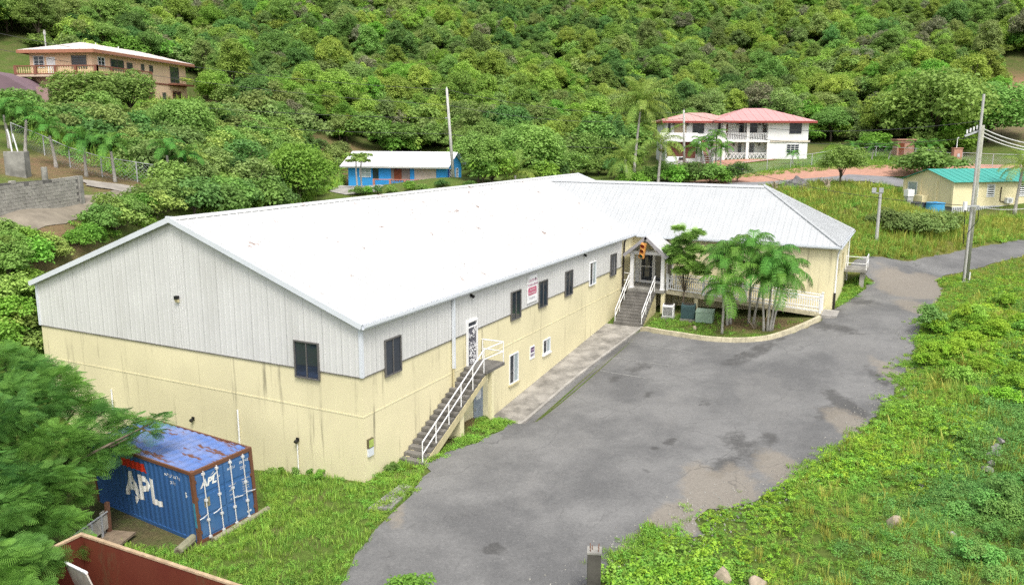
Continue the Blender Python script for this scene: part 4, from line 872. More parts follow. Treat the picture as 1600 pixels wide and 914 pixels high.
# ------------------------------------------------------------------ foliage generators
def unit(v): return v/np.linalg.norm(v, axis=1, keepdims=True)
def leaf_quads(rg, pos, nrm, size, aspect=.55, droop=0.0):
    """one folded four-cornered leaf per position"""
    n = len(pos); a = rg.normal(size=(n, 3)); a[:, 2] -= droop; t = unit(a-nrm*(a*nrm).sum(1, keepdims=True)); s = np.cross(nrm, t); L = (size*rg.uniform(.65, 1.3, n))[:, None]; Wd = L*aspect
    V = np.stack([pos-t*L*.5, pos+s*Wd*.5+nrm*L*.10, pos+t*L*.5-nrm*L*.05, pos-s*Wd*.5+nrm*L*.10], 1).reshape(-1, 3)
    return V, np.arange(4*n).reshape(-1, 4)
def leaf_cloud(seed, centers, radii, per, size, flat=.8, inner=.2, up=.75, aspect=.6, droop=0.0):
    rg = np.random.default_rng(seed); PV, PF, TT = [], [], []; b = 0
    for c, r in zip(centers, radii):
        n = max(8, int(per*(r/np.mean(radii))**2)); d = unit(rg.normal(size=(n, 3))); d[:, 2] = np.where(d[:, 2] < -.35, -d[:, 2], d[:, 2]); d = unit(d)
        rad = np.where(rg.random(n) < inner, rg.uniform(.3, .8, n), rg.uniform(.8, 1.08, n))*r
        bump = 1+.18*np.sin(d[:, 0]*5+c[0]*3)*np.sin(d[:, 1]*5+c[1]*2)+.1*np.sin(d[:, 2]*9)
        pos = np.asarray(c)+d*(rad*bump)[:, None]*np.array([1, 1, flat]); nr = unit(d*.75+np.array([0, 0, up])+rg.normal(size=(n, 3))*.42)
        V, F = leaf_quads(rg, pos, nr, size, aspect, droop); PV.append(V); PF.append(F+b); b += len(V); TT.append(np.clip(rg.uniform(.25, .85)+rg.normal(0, .2, n), 0, 1))
    return np.concatenate(PV), np.concatenate(PF), np.concatenate(TT)
def make_crown(seed, R, n_cl, per, size, spread=1.0, base=.25, clr=(.30, .46), flat=.8, **kw):
    """clump centres spread over an uneven dome of radii R, standing from z=0 at the crown's foot"""
    rg = np.random.default_rng(seed); C, Rr = [], []
    mr = (R[0]+R[1])/2
    for i in range(n_cl):
        ph = i*2.39996+rg.uniform(-.4, .4); z = -base+(1+base)*((i+.5)/n_cl); z = np.clip(z, -.5, .97); rr = math.sqrt(max(0, 1-z*z))
        k = rg.uniform(.58, .86) if rg.random() < .8 else rg.uniform(.2, .5); lob = 1+.22*math.sin(ph*2+seed)+.12*math.sin(ph*3+seed*2)
        C.append((R[0]*rr*math.cos(ph)*k*lob*spread, R[1]*rr*math.sin(ph)*k*lob*spread, R[2]*(z*k+.35)+R[2]*.35)); Rr.append(mr*rg.uniform(*clr))
    return C, Rr, leaf_cloud(seed+100, C, Rr, per, size, flat, **kw)
def make_trunk(seed, h, r, targets, n=6, bend=.25, sides=6):
    rg = random.Random(seed); m = MB(); bx, by = rg.uniform(-bend, bend), rg.uniform(-bend, bend); top = Vector((bx, by, h))
    m.tube([(0, 0, -.6), (bx*.1, by*.1, h*.15), (bx*.5, by*.4, h*.55), top], [r*1.35, r, r*.85, r*.65], sides)
    for c in targets[:n]:
        c = Vector(c)+UP*h*.0; s = Vector((bx*.5, by*.4, h*rg.uniform(.5, .95))); mid = s.lerp(c, .5)+Vector((0, 0, rg.uniform(-.1, .25))); m.tube([s, mid, c], [r*.5, r*.33, r*.12], 5)
    return m
PROTO = {}
def proto_tree(key, seed, R, hb, n_cl, per, size, tr=.16, **kw):
    C, Rr, (V, F, T) = make_crown(seed, R, n_cl, per, size, **kw); V = V+np.array([0, 0, hb]); tg = [(c[0], c[1], c[2]+hb) for c in C]
    PROTO[key] = (V, F, T, make_trunk(seed, hb+R[2]*.35, tr, sorted(tg, key=lambda c: -c[2])[::2], 7)); return key
proto_tree('round', 1, (2.6, 2.6, 2.4), .9, 34, 263, 0.218, clr=(.22, .36))
proto_tree('round2', 2, (2.3, 2.6, 2.9), .8, 36, 248, 0.211, clr=(.22, .36))
proto_tree('spread', 3, (3.4, 3.2, 1.7), 1.4, 40, 232, 0.211, flat=.6, clr=(.19, .32))
proto_tree('tall', 4, (2.0, 2.1, 3.4), .9, 34, 232, 0.211, clr=(.24, .38))
proto_tree('open', 5, (2.6, 2.4, 2.4), 1.5, 24, 170, 0.211, tr=.13, clr=(.20, .32))
proto_tree('lobed', 6, (3.0, 2.6, 2.5), .9, 44, 217, 0.211, clr=(.18, .32))
proto_tree('massive', 18, (3.2, 3.2, 2.8), .3, 54, 170, .26, base=.5, clr=(.22, .34))
proto_tree('dense', 8, (3.2, 3.2, 2.8), 1.4, 46, 170, .27, clr=(.24, .36))
proto_tree('bush', 7, (1.5, 1.4, 1.0), .0, 17, 120, .22, tr=.06, base=.35)
proto_tree('bush2', 9, (1.8, 1.3, .9), .0, 19, 120, .2, tr=.06, base=.35, clr=(.26, .4))
proto_tree('bush3', 12, (1.2, 1.3, 1.25), .1, 16, 120, .2, tr=.05, base=.3)
MESHES = {}
def tree_meshes(key, leaf):
    k = (key, leaf)
    if k not in MESHES:
        V, F, T, tm = PROTO[key]
        if ('trunk', key) not in MESHES: MESHES[('trunk', key)] = tm.mesh('trunk', MT['bark'], True)
        MESHES[k] = raw_mesh('crown', V, F, LEAF[leaf], False, T)
    return MESHES[k], MESHES[('trunk', key)]
def tree(name, p, key, leaf, s, label, cat='tree', group=None, rz=None, sz=None):
    cm, tm = tree_meshes(key, leaf); rz = random.uniform(0, 6.28) if rz is None else rz
    o = empty(name, (p[0], p[1], p[2]-.05), rz, label, cat, group); o.scale = (s, s, sz or s)
    link('crown', cm, o); link('trunk', tm, o); return o
def hide_proto(objs):
    c = bpy.data.collections.new('scatter_source')      # never linked to the scene
    for i, o in enumerate(objs):
        q = o.copy(); q.name = f'source_{i:02d}'; c.objects.link(q)
    return c
def scatter(name, coll_objs, pts, rot, scl, idx, label, cat=None):
    """stuff: many small pieces set on points through geometry nodes"""
    me = bpy.data.meshes.new(name); n = len(pts); me.vertices.add(n); me.vertices.foreach_set('co', np.asarray(pts, np.float32).ravel())
    for nm, typ, arr in (('rot', 'FLOAT_VECTOR', rot), ('scl', 'FLOAT_VECTOR', scl)):
        a = me.attributes.new(nm, typ, 'POINT'); a.data.foreach_set('vector', np.asarray(arr, np.float32).ravel())
    a = me.attributes.new('pid', 'INT', 'POINT'); a.data.foreach_set('value', np.asarray(idx, np.int32)); me.update()
    o = link(name, me); tag(o, label, cat, kind='stuff'); g = bpy.data.node_groups.new(name, 'GeometryNodeTree')
    g.interface.new_socket('Geometry', in_out='INPUT', socket_type='NodeSocketGeometry'); g.interface.new_socket('Geometry', in_out='OUTPUT', socket_type='NodeSocketGeometry')
    gi, go = g.nodes.new('NodeGroupInput'), g.nodes.new('NodeGroupOutput'); ci = g.nodes.new('GeometryNodeCollectionInfo'); ci.inputs[0].default_value = hide_proto(coll_objs)
    ci.inputs['Separate Children'].default_value = True; ci.inputs['Reset Children'].default_value = True
    ip = g.nodes.new('GeometryNodeInstanceOnPoints'); ip.inputs['Pick Instance'].default_value = True
    def na(nm, t):
        x = g.nodes.new('GeometryNodeInputNamedAttribute'); x.data_type = t; x.inputs[0].default_value = nm; return x.outputs[0]
    g.links.new(gi.outputs[0], ip.inputs['Points']); g.links.new(ci.outputs[0], ip.inputs['Instance']); g.links.new(na('pid', 'INT'), ip.inputs['Instance Index'])
    g.links.new(na('rot', 'FLOAT_VECTOR'), ip.inputs['Rotation']); g.links.new(na('scl', 'FLOAT_VECTOR'), ip.inputs['Scale']); g.links.new(ip.outputs[0], go.inputs[0])
    md = o.modifiers.new('scatter', 'NODES'); md.node_group = g; return o
def pobj(name, me): return bpy.data.objects.new(name, me)
def vnoise(x, y, s, seed=0):
    rg = np.random.default_rng(seed); T = rg.random((64, 64)); x = np.asarray(x)/s; y = np.asarray(y)/s; xi, yi = np.floor(x).astype(int), np.floor(y).astype(int); fx, fy = x-xi, y-yi; fx = fx*fx*(3-2*fx); fy = fy*fy*(3-2*fy)
    g = lambda a, c: T[a % 64, c % 64]
    return (g(xi, yi)*(1-fx)+g(xi+1, yi)*fx)*(1-fy)+(g(xi, yi+1)*(1-fx)+g(xi+1, yi+1)*fx)*fy
def projv(p):
    d = np.asarray(p, float)-CAM; z = d@_f; return 800+CF*(d@_r)/z, 457-CF*(d@_u)/z, z

# ------------------------------------------------------------------ the wooded hillside
forest_edge = [(-80, 62), (0, 70), (60, 72), (300, 118), (330, 150), (420, 205), (500, 222), (560, 222), (700, 232), (740, 262), (960, 250), (1030, 228), (1270, 212), (1320, 222), (1400, 226), (1500, 232), (1540, 190), (1570, 130), (1600, 118), (1700, 110)]
fx_, fy_ = zip(*forest_edge)
lats, deps = np.meshgrid(np.arange(-330, 331, 3.2), np.arange(100, 400, 3.2)); n = lats.size
lats = lats.ravel()+rng.uniform(-2, 2, n); deps = deps.ravel()+rng.uniform(-2, 2, n)
bx = CAM[0]+_r0[0]*lats+FH[0]*deps; by = CAM[1]+_r0[1]*lats+FH[1]*deps; bz = H(bx, by); pu, pv, pz = projv(np.stack([bx, by, bz], 1))
ok = (pu > -90) & (pu < 1690) & (pv > -75) & (pv < np.interp(pu, fx_, fy_)) & ~((pu > 1545) & (pv > 95) & (pv < 150))
bx, by, bz, pu, pv, pz = [a[ok] for a in (bx, by, bz, pu, pv, pz)]; order = np.argsort(pz)
bx, by, bz, pu, pv, pz = [a[order] for a in (bx, by, bz, pu, pv, pz)]
keys = ['round', 'round2', 'spread', 'tall', 'open', 'lobed']; tints = ['mid', 'yellow', 'dark', 'olive', 'bright', 'grey']
tn = vnoise(bx, by, 17, 3)*.6+vnoise(bx, by, 7, 5)*.4+rng.normal(0, .13, len(bx))
tint = np.where(tn < .30, 2, np.where(tn < .47, 0, np.where(tn < .58, 3, np.where(tn < .80, 1, 4))))
left = pu < 430; tint = np.where(left & (rng.random(len(bx)) < .45), np.where(rng.random(len(bx)) < .6, 2, 0), tint); tint = np.where((pu > 1000) & (tint == 2) & (rng.random(len(bx)) < .5), 1, tint)
kk = rng.integers(0, len(keys), len(bx)); dry = rng.random(len(bx)) < .06; tint = np.where(dry, 5, tint); kk = np.where(dry, 4, kk); ss = rng.choice([.6, .75, .9, 1.05, 1.25], len(bx), p=[.2, .28, .27, .17, .08])*rng.uniform(.9, 1.1, len(bx))*np.where(pz < 135, 1.08, 1)
TN = {0: 'mid green', 1: 'yellow-green', 2: 'dark green', 3: 'olive green', 4: 'bright green', 5: 'dry grey-green'}; KN = {'round': 'rounded', 'round2': 'rounded', 'spread': 'spreading', 'tall': 'tall', 'open': 'open-crowned', 'lobed': 'lobed'}
def zone(u): return 'behind the peach house' if u < 300 else 'between the peach and blue houses' if u < 530 else 'behind the blue house' if u < 740 else 'between the blue house and the coconut palms' if u < 1030 else 'behind the white house' if u < 1270 else 'on the slope right of the white house'
NI = 290
for i in range(min(NI, len(bx))):
    k = keys[kk[i]]; tree('forest_tree', (bx[i], by[i], bz[i]), k, tints[tint[i]], ss[i], f'{TN[int(tint[i])]} {KN[k]} tree at the forest edge {zone(pu[i])}', 'tree', 'forest trees on the hillside')
if len(bx) > NI:
    protos = []
    for a, k in enumerate(keys):
        V, F, T, tm = PROTO[k]
        for c, t in enumerate(tints): protos.append(pobj(f'far_tree_{a*len(tints)+c:02d}', tree_meshes(k, t)[0]))
    s = slice(NI, None); m = len(bx)-NI
    scatter('forest', protos, np.stack([bx[s], by[s], bz[s]-.3], 1), np.stack([rng.uniform(-.1, .1, m), rng.uniform(-.1, .1, m), rng.uniform(0, 6.28, m)], 1), np.stack([ss[s]]*2+[ss[s]*rng.uniform(.85, 1.2, m)], 1), kk[s]*len(tints)+tint[s], 'dense green forest covering the upper hillside to the top of the picture', 'forest')
print('forest', len(bx))

# ------------------------------------------------------------------ shrubs and single trees on the slopes
def gtree(name, u, v, key, leaf, s, label, cat='tree', group=None, sz=None):
    return tree(name, G(u, v), key, leaf, s, label, cat, group, None, sz)
gtree('mango_tree', 152, 186, 'massive', 'mid', 1.45, 'dense round dark green tree hiding the front of the peach house', sz=1.02)
gtree('mango_tree', 205, 188, 'round', 'mid', 1.05, 'green tree right of the dense tree below the peach balcony')
gtree('broad_tree', 285, 235, 'massive', 'mid', 1.0, 'broad dark green tree on the slope below the peach house')
gtree('round_tree', 470, 318, 'massive', 'bright', 1.12, 'neat rounded bright green tree left of the blue house', sz=1.18)
gtree('yellow_tree', 338, 168, 'open', 'yellow', .95, 'thin yellow-green tree on bare soil beside the peach house')
gtree('grey_tree', 425, 196, 'lobed', 'olive', 1.15, 'large grey-green tree under the power lines')
gtree('dark_tree', 790, 232, 'massive', 'dark', 1.35, 'very dark green rounded tree behind the utility pole and blue house')
gtree('leafy_tree', 825, 282, 'massive', 'mid', 1.35, 'leafy mid green tree just above the warehouse ridge')
gtree('leafy_tree', 748, 285, 'round', 'mid', 1.0, 'green tree close beside the blue house gable')
gtree('shade_tree', 1455, 236, 'massive', 'mid', 2.2, 'large dense shade tree behind the tall utility pole', sz=2.3)
gtree('shade_tree', 1545, 222, 'massive', 'mid', 1.7, 'second large shade tree near the red bank')
gtree('yellow_tree', 1372, 232, 'lobed', 'yellow', 1.35, 'yellow-green leafy tree on the lawn beside the white house', sz=1.5)
gtree('low_tree', 1298, 222, 'spread', 'mid', 1.2, 'low wide green tree directly right of the white house')
gtree('small_tree', 1313, 292, 'dense', 'mid', .72, 'small umbrella tree alone in the field before the pink drive')
gtree('round_bush', 1447, 278, 'bush', 'mid', 2.4, 'wide rounded bush above the green roofed house', 'bush', sz=1.9)
# papaya in front of the blue house
hedge = [(1040, 284), (1062, 288), (1085, 288), (1108, 288), (1130, 287), (1152, 286), (1015, 286), (990, 292), (960, 280), (1075, 280), (1120, 280)]
for i, (u, v) in enumerate(hedge): gtree('hedge_shrub', u, v, ('bush', 'bush2', 'bush3')[i % 3], ('mid', 'bright', 'dark')[i % 3], random.uniform(1.0, 1.35), f'{("mid", "bright", "dark")[i % 3]} green shrub in the hedge before the white house', 'shrub', 'hedge before the white house')
th = np.array([(60, 178), (150, 192), (250, 182), (300, 172), (345, 182), (420, 212), (500, 232), (535, 240), (528, 262), (500, 295), (430, 335), (330, 345), (255, 338), (210, 320), (262, 300), (230, 262), (120, 225), (20, 205), (0, 160)])
cand = []
for u in range(0, 545, 15):
    for v in range(150, 350, 9):
        uu, vv = u+random.uniform(-7, 7), v+random.uniform(-4, 4)
        if inpoly(np.array(uu), np.array(vv), [tuple(q) for q in th]): cand.append((uu, vv))
random.shuffle(cand); kept = []
for u, v in cand:
    p = G(u, v)
    if all((p[0]-q[0])**2+(p[1]-q[1])**2 > 1.75**2 for q, _, _ in kept): kept.append((p, u, v))
for i, (p, u, v) in enumerate(kept[:190]):
    k = ('bush', 'bush2', 'bush3', 'bush2')[i % 4]; lf = random.choice(('mid', 'dark', 'olive', 'mid', 'feather')); where = 'below the peach house' if u < 300 and v < 230 else 'behind the small palms' if u < 300 else 'left of the blue house' if u > 420 else 'above the warehouse ridge'
    tree('slope_shrub', p, k, lf, random.uniform(1.0, 1.65)*(.72 if u > 470 or (u < 330 and v < 200) else 1), f'{dict(mid="mid green", dark="dark green", olive="olive green", feather="light green")[lf]} shrub in the thicket {where}', 'shrub', 'shrubs of the thicket behind the warehouse')
back = [(560, 303), (575, 300), (590, 302), (612, 300), (660, 296), (640, 300), (690, 290), (735, 290), (755, 288), (770, 285), (870, 278), (895, 276), (915, 270), (845, 282), (860, 268), (935, 272), (880, 262), (905, 258), (750, 272), (780, 270), (950, 262), (975, 270), (740, 262)]
for i, (u, v) in enumerate(back): gtree('ridge_shrub', u, v+2, ('bush', 'bush2', 'bush3')[i % 3], ('mid', 'bright', 'dark', 'mid')[i % 4], random.uniform(1.2, 1.9)*(.3 if u < 740 else 1), f'{("mid", "bright", "dark", "mid")[i % 4]} green shrub showing above the warehouse roof {"near the blue house" if u < 740 else "near the coconut palms"}', 'shrub', 'shrubs behind the warehouse roof')
bank = [(20, 395), (45, 385), (70, 395), (30, 410), (60, 412), (85, 405), (15, 440), (40, 445), (25, 475), (50, 480), (15, 500), (35, 520), (55, 530), (10, 540), (40, 550), (200, 350), (215, 335), (180, 362), (160, 370), (230, 325), (195, 338), (170, 352), (145, 378), (245, 340), (215, 352), (120, 385), (10, 372), (5, 415), (66, 462)]
for i, (u, v) in enumerate(bank): gtree('bank_bush', u, v, ('bush3', 'bush2', 'bush')[i % 3], ('mid', 'bright', 'feather')[i % 3], random.uniform(.55, .95)*(1.2 if u > 140 else 1), f'{("mid green", "bright green", "light green")[i % 3]} bush on the bank {"behind the gable peak" if u > 100 else "left of the gable wall"}', 'bush', 'bushes on the bank beside the warehouse')
for i, (u, v) in enumerate([(1385, 356), (1400, 358), (1418, 360), (1435, 360), (1450, 361), (1465, 361), (1410, 366), (1440, 368), (1478, 360)]): gtree('field_bush', u, v, ('bush', 'bush2')[i % 2], 'olive', .95, 'grey-green bush in the row below the blue tank', 'bush', 'bushes below the blue tank')
gtree('roadside_bush', 1452, 520, 'bush3', 'weedblue', .75, 'leafy bluish bush where the yard narrows near the pole', 'bush'); gtree('corner_shrub', 640, 948, 'bush', 'bright', .55, 'clipped yellow-green shrub at the bottom edge of the yard', 'shrub')
for i, (u, v) in enumerate([(487, 742), (462, 742), (440, 738), (425, 742), (500, 748), (612, 738), (415, 730)]): gtree('wall_weed', u, v, 'bush3', ('bright', 'mid')[i % 2], random.uniform(.12, .22), f'{("bright", "mid")[i % 2]} green weed clump at the foot of the yellow wall', 'weed', 'weeds at the wall foot')

# foreground feathery tree
def spray_template(rg, L=.5, npair=11):
    V, F = [], []; b = 0
    for i in range(npair):
        t = (i+.6)/npair; x = L*t; z = -.10*L*t*t*3; l = .20*math.sin(math.pi*(.18+.75*t))+.03
        for s in (-1, 1):
            w = .008; V += [(x-w, 0, z), (x+w, 0, z), (x+w+.05, s*l, z-.05*l/.2), (x-w*.3+.05, s*l*1.02, z-.055*l/.2)]; F.append((b, b+1, b+2, b+3)); b += 4
    return np.array(V), np.array(F)
def feather_crown(seed, C, Rr, per, L):
    rg = np.random.default_rng(seed); TV, TF = spray_template(rg, L); PV, PF, TT = [], [], []; b = 0
    for c, r in zip(C, Rr):
        n = int(per*(r/np.mean(Rr))**2); d = unit(rg.normal(size=(n, 3))*np.array([1, 1, .7])); d[:, 2] = np.where(d[:, 2] < -.2, -d[:, 2], d[:, 2]); pos = np.asarray(c)+d*(r*rg.uniform(.35, 1.0, n))[:, None]*np.array([1, 1, .55]); base = rg.uniform(.1, .8)
        for i in range(n):
            f = d[i]*np.array([1, 1, .45])+rg.normal(0, .3, 3); f[2] -= .12; f /= np.linalg.norm(f); s = np.cross(np.array([0, 0, 1.])+rg.normal(0, .25, 3), f); s /= np.linalg.norm(s); nn = np.cross(f, s); k = rg.uniform(.7, 1.25)
            PV.append(pos[i]+(TV[:, :1]*f+TV[:, 1:2]*s+TV[:, 2:]*nn)*k); PF.append(TF+b); b += len(TV); TT.append(np.full(len(TF), np.clip(base+rg.normal(0, .2), 0, 1)))
    return np.concatenate(PV), np.concatenate(PF), np.concatenate(TT)
def feather_tree(label, root, cl, per, L=.5, leaf='shade', tr=1.0):
    """root on the ground; cl = list of (point, radius)"""
    o = empty('tamarind_tree', root, 0, label, 'tree'); R0 = Vector(root); C = [np.array(c)-np.array(root) for c, r in cl]; Rr = [r for c, r in cl]
    V, F, T = feather_crown(11, C, Rr, per, L); link('crown', raw_mesh('crown', V, F, LEAF[leaf], False, T), o)
    m = MB(); top = Vector(np.mean(C, 0))*.55; top.z = 1.6; m.tube([(0, 0, -.5), (.05, .1, .6), top], [.24*tr, .2*tr, .16*tr], 8)
    for c in C: c = Vector(c); mid = top.lerp(c, .5)+Vector((0, 0, .3*tr)); m.tube([top, mid, c], [.09*tr, .06*tr, .02*tr], 5)
    m.build('trunk', MT['bark'], o, True); return o
cl = []
for u, v, d, r in [(45, 585, 29, .95), (88, 592, 28.5, .7), (20, 620, 27, 1.1), (70, 632, 27, 1.0), (118, 640, 27.5, .85), (160, 655, 27, .7), (198, 662, 26.8, .5), (228, 672, 26.5, .36), (248, 655, 26.5, .25), (30, 690, 25, 1.15), (92, 690, 25.5, .95), (140, 698, 26, .75), (178, 704, 26, .5), (-20, 660, 25, 1.4), (30, 760, 23.5, 1.1), (82, 752, 24, .85), (112, 775, 24.5, .55), (-10, 800, 22, 1.1), (48, 822, 22.5, .85), (92, 815, 23, .6), (20, 880, 20.5, .95), (62, 882, 21, .6), (-30, 900, 19.5, 1.2), (40, 940, 19.5, .7), (112, 604, 28, .5), (8, 560, 29.5, .8), (128, 735, 25.2, .5), (-60, 740, 23, 1.4), (-60, 620, 27, 1.3), (10, 945, 18.8, .8), (130, 850, 22.5, .3), (145, 720, 25.5, .4)]:
    cl.append((P(u, v, d), r))
pr = P(-40, 840, 24.0); feather_tree('feathery green tree overhanging the blue container and the red skip', (pr[0], pr[1], hz(pr[0], pr[1])), cl, 190, .38)
feather_tree('feathery light green tree between the porch and the palms', (29.9, -4.5, 1.2), [((29.9+a, -4.5+b_, z), r) for a, b_, z, r in [(.2, .7, 4.9, .55), (-.2, -.7, 4.6, .55), (.1, .2, 5.0, .7), (0, .9, 5.6, .55), (.1, -.6, 5.7, .55), (.2, .4, 6.2, .5), (-.1, -.2, 6.6, .4), (0, .6, 7.1, .3), (.1, -.7, 6.9, .3), (.3, 1.3, 5.3, .3), (-.1, -1.1, 4.3, .4), (0, .3, 4.2, .4)]], 240, .28, 'feather', .3)
# dead twigs shrub in the bed
p = G(1178, 514); o = empty('dead_shrub', p, 0, 'bare dry twiggy shrub in the bed below the palms', 'shrub')
for k in range(14): a = k*.9; rr = random.uniform(.25, .6); MB().tube([(0, 0, -.05), (math.cos(a)*rr*.5, math.sin(a)*rr*.5, .35), (math.cos(a)*rr, math.sin(a)*rr, random.uniform(.6, .95))], [.02, .015, .006], 4).build('twig', MT['dead'], o)
for i, (u, v) in enumerate([(1210, 300), (1292, 296)]):
    p = G(u, v); o = empty('tree_stump', p, 0, 'dry grey stump in the field ' + ('above the wing roof hip' if i == 0 else 'left of the small umbrella tree'), 'stump')
    MB().tube([(0, 0, -.2), (.1, 0, .5), (.0, .1, 1.1)], [.4, .28, .1], 8).build('trunk', MT['dead'], o)
    for k in range(4): a = k*1.6; MB().tube([(0, 0, .4), (math.cos(a)*.5, math.sin(a)*.5, .8+k*.15)], [.12, .04], 5).build('branch', MT['dead'], o)

# ------------------------------------------------------------------ palms
def frond_mesh(name, L, a0, a1, npair, ll, hang, leaf, seed, wid=.05):
    rg = np.random.default_rng(seed); V, F, T = [], [], []; N = 14; pts = []; x = z = 0.0
    for i in range(N+1):
        t = i/N; a = math.radians(a0+(a1-a0)*t**1.1); pts.append((x, z, a)); x += L/N*math.cos(a); z += L/N*math.sin(a)
    def at(t): f = min(t*N, N-1e-6); i = int(f); k = f-i; return [pts[i][j]*(1-k)+pts[i+1][j]*k for j in range(3)]
    for i in range(N):
        w0, w1 = .035*(1-i/N)+.008, .035*(1-(i+1)/N)+.008; b = len(V); V += [(pts[i][0], -w0, pts[i][1]), (pts[i][0], w0, pts[i][1]), (pts[i+1][0], w1, pts[i+1][1]), (pts[i+1][0], -w1, pts[i+1][1])]; F.append((b, b+1, b+2, b+3)); T.append(.85)
    for i in range(npair):
        t = .12+.87*(i+.5)/npair; px, pz, a = at(t); l = ll*(.55+.75*math.sin(math.pi*min(1, t*.85+.12)))*rg.uniform(.85, 1.1)
        for s in (-1, 1):
            fw = rg.uniform(.25, .6); h = hang*rg.uniform(.6, 1.3); d1 = np.array([fw*math.cos(a), s*.9, .25+fw*math.sin(a)]); d1 /= np.linalg.norm(d1); d2 = np.array([fw*.8*math.cos(a), s*.65, -h+fw*math.sin(a)*.5]); d2 /= np.linalg.norm(d2)
            p0 = np.array([px, 0, pz]); p1 = p0+d1*l*.45; p2 = p1+d2*l*.55; wv = np.array([math.cos(a), 0, math.sin(a)])*wid/2; b = len(V)
            V += [p0-wv*.5, p0+wv*.5, p1+wv, p1-wv, p2]; F += [(b, b+1, b+2, b+3)]; T.append(rg.uniform(.1, .8)); V.append(p2+wv*.25); F.append((b+3, b+2, b+5, b+4)); T.append(T[-1])
    return raw_mesh(name, V, F, LEAF[leaf], False, T)
FR = {'palm': [frond_mesh('frond', 2.05, a0, a1, 40, .56, h*1.25, 'palm', i, .042) for i, (a0, a1, h) in enumerate([(80, -50, .8), (64, -72, 1.0), (45, -85, 1.2), (20, -90, 1.3), (-12, -90, 1.4)])],
      'coco': [frond_mesh('frond', 3.3, a0, a1, 34, .75, h, 'coco', 9+i, .06) for i, (a0, a1, h) in enumerate([(78, 10, .5), (58, -35, .9), (35, -60, 1.2), (8, -80, 1.4), (-20, -88, 1.5)])],
      'small': [frond_mesh('frond', 1.7, a0, a1, 28, .46, h*1.2, 'palm', 29+i, .05) for i, (a0, a1, h) in enumerate([(70, -40, .6), (45, -70, .9), (15, -85, 1.1)])]}
def palm(p, h, lean, kind, nf, label, s=1.0, group=None, r=.075, nuts=False, name='palm_tree', shaft=True):
    o = empty(name, (p[0], p[1], p[2]-.03), random.uniform(0, 6.28) if lean is None else 0, label, 'palm', group); lx, ly = lean or (random.uniform(-.3, .3), random.uniform(-.3, .3))
    n = 9; pts = [(lx*(k/n)**1.4, ly*(k/n)**1.4, h*k/n-.2*(k == 0)) for k in range(n+1)]; rs = [r*(1.45 if k == 0 else 1.18 if k == 1 else 1.0-.03*k) for k in range(n+1)]
    MB().tube(pts, rs, 8).build('trunk', MT['palm_bark'], o, True); top = Vector(pts[-1])
    if shaft: MB().tube([top-UP*.02, top+UP*.35*s, top+UP*.6*s], [r*.95, r*1.05, r*.5], 8).build('crownshaft', LEAF['palm'], o, True); top = top+UP*.5*s
    for k in range(nf):
        ring = k/nf; fm = FR[kind][min(len(FR[kind])-1, int(ring*len(FR[kind])))]; sc = s*random.uniform(.85, 1.12)
        link('frond', fm, o, top-UP*.06*k/nf, (random.uniform(-.12, .12), random.uniform(-.1, .1), k*2.39996+random.uniform(-.25, .25)), (sc, sc*random.uniform(.9, 1.1), sc))
    if nuts:
        for k in range(7): a = k*.95; MB().tube([top+Vector((math.cos(a)*.22, math.sin(a)*.22, -.35-.03*k)), top+Vector((math.cos(a)*.25, math.sin(a)*.25, -.5-.03*k)), top+Vector((math.cos(a)*.25, math.sin(a)*.25, -.65-.03*k))], [.06, .12, .05], 7).build('coconut', plain('coconut', (.16, .17, .05), .7), o)
    return o
GP = 'palms in the bed before the wing'
for (u, v, h, lean, lb) in [(1128, 521, 2.3, (0, .0), 'short palm standing foremost in the bed, light grey trunk'), (1136, 508, 3.3, (.1, .25), 'palm directly behind the foremost one, leaning towards the porch'), (1141, 506, 4.1, (.0, -.15), 'tall straight palm of the porch-side clump'), (1130, 500, 3.7, (.3, .6), 'palm leaning to the porch behind the front clump'),
        (1170, 505, 4.5, (.2, .15), 'tallest palm in the middle of the bed'), (1177, 506, 3.3, (.0, -.9), 'middle palm with a strongly slanted trunk'), (1193, 517, 3.0, (.1, .5), 'palm of the far clump leaning back over the ramp'), (1199, 517, 4.1, (.3, -.1), 'tall upright palm of the far clump'), (1203, 517, 2.8, (-.1, -.55), 'far clump palm slanting to the wing corner'), (1206, 516, 3.3, (.2, -1.1), 'outermost palm leaning to the wing corner')]:
    palm(G(u, v), h, (lean[0]*.6, lean[1]*.6), 'palm', 14, lb, .96, GP)
for i, (u, v, h) in enumerate([(40, 240, 2.6), (88, 262, 2.4), (135, 276, 2.2), (180, 285, 2.3), (265, 285, 2.2), (292, 292, 2.0), (15, 232, 2.6)]):
    palm(G(u, v), h, None, 'small', 10, ['small palm at the top of the fence row', 'small palm right of the concrete box', 'small palm in the middle of the fence row', 'small palm standing nearest the bend of the gravel track', 'small palm half hidden by the thicket', 'last small palm of the row at the thicket', 'small palm behind the block wall, highest on the bare slope'][i], 1.05, 'small palms along the fence row', .12, name='small_palm')
palm(P(990, 282, 98)*[1, 1, 0]+[0, 0, hz(*P(990, 282, 98)[:2])], 8.6, (1.0, -.3), 'coco', 24, 'tall coconut palm rising above the wing roof beside the white house', 1.35, None, .17, True, 'coconut_palm', False)
palm(G(980, 292), 3.0, (.2, .4), 'coco', 15, 'shorter coconut palm in front of the tall one', .92, None, .17, False, 'coconut_palm', False)
palm(G(1028, 291), 4.6, (.2, -.2), 'coco', 16, 'drooping coconut palm between the tall palm and the white house', .95, None, .17, True, 'coconut_palm', False)
palm(G(805, 292), 1.2, (0, 0), 'coco', 12, 'young coconut palm just above the main ridge', .95, None, .16, False, 'coconut_palm', False)
palm(G(1585, 335), 4.6, (.6, -.3), 'coco', 14, 'coconut palm beside the yellow house with green roof', .85, None, .15, False, 'coconut_palm', False)
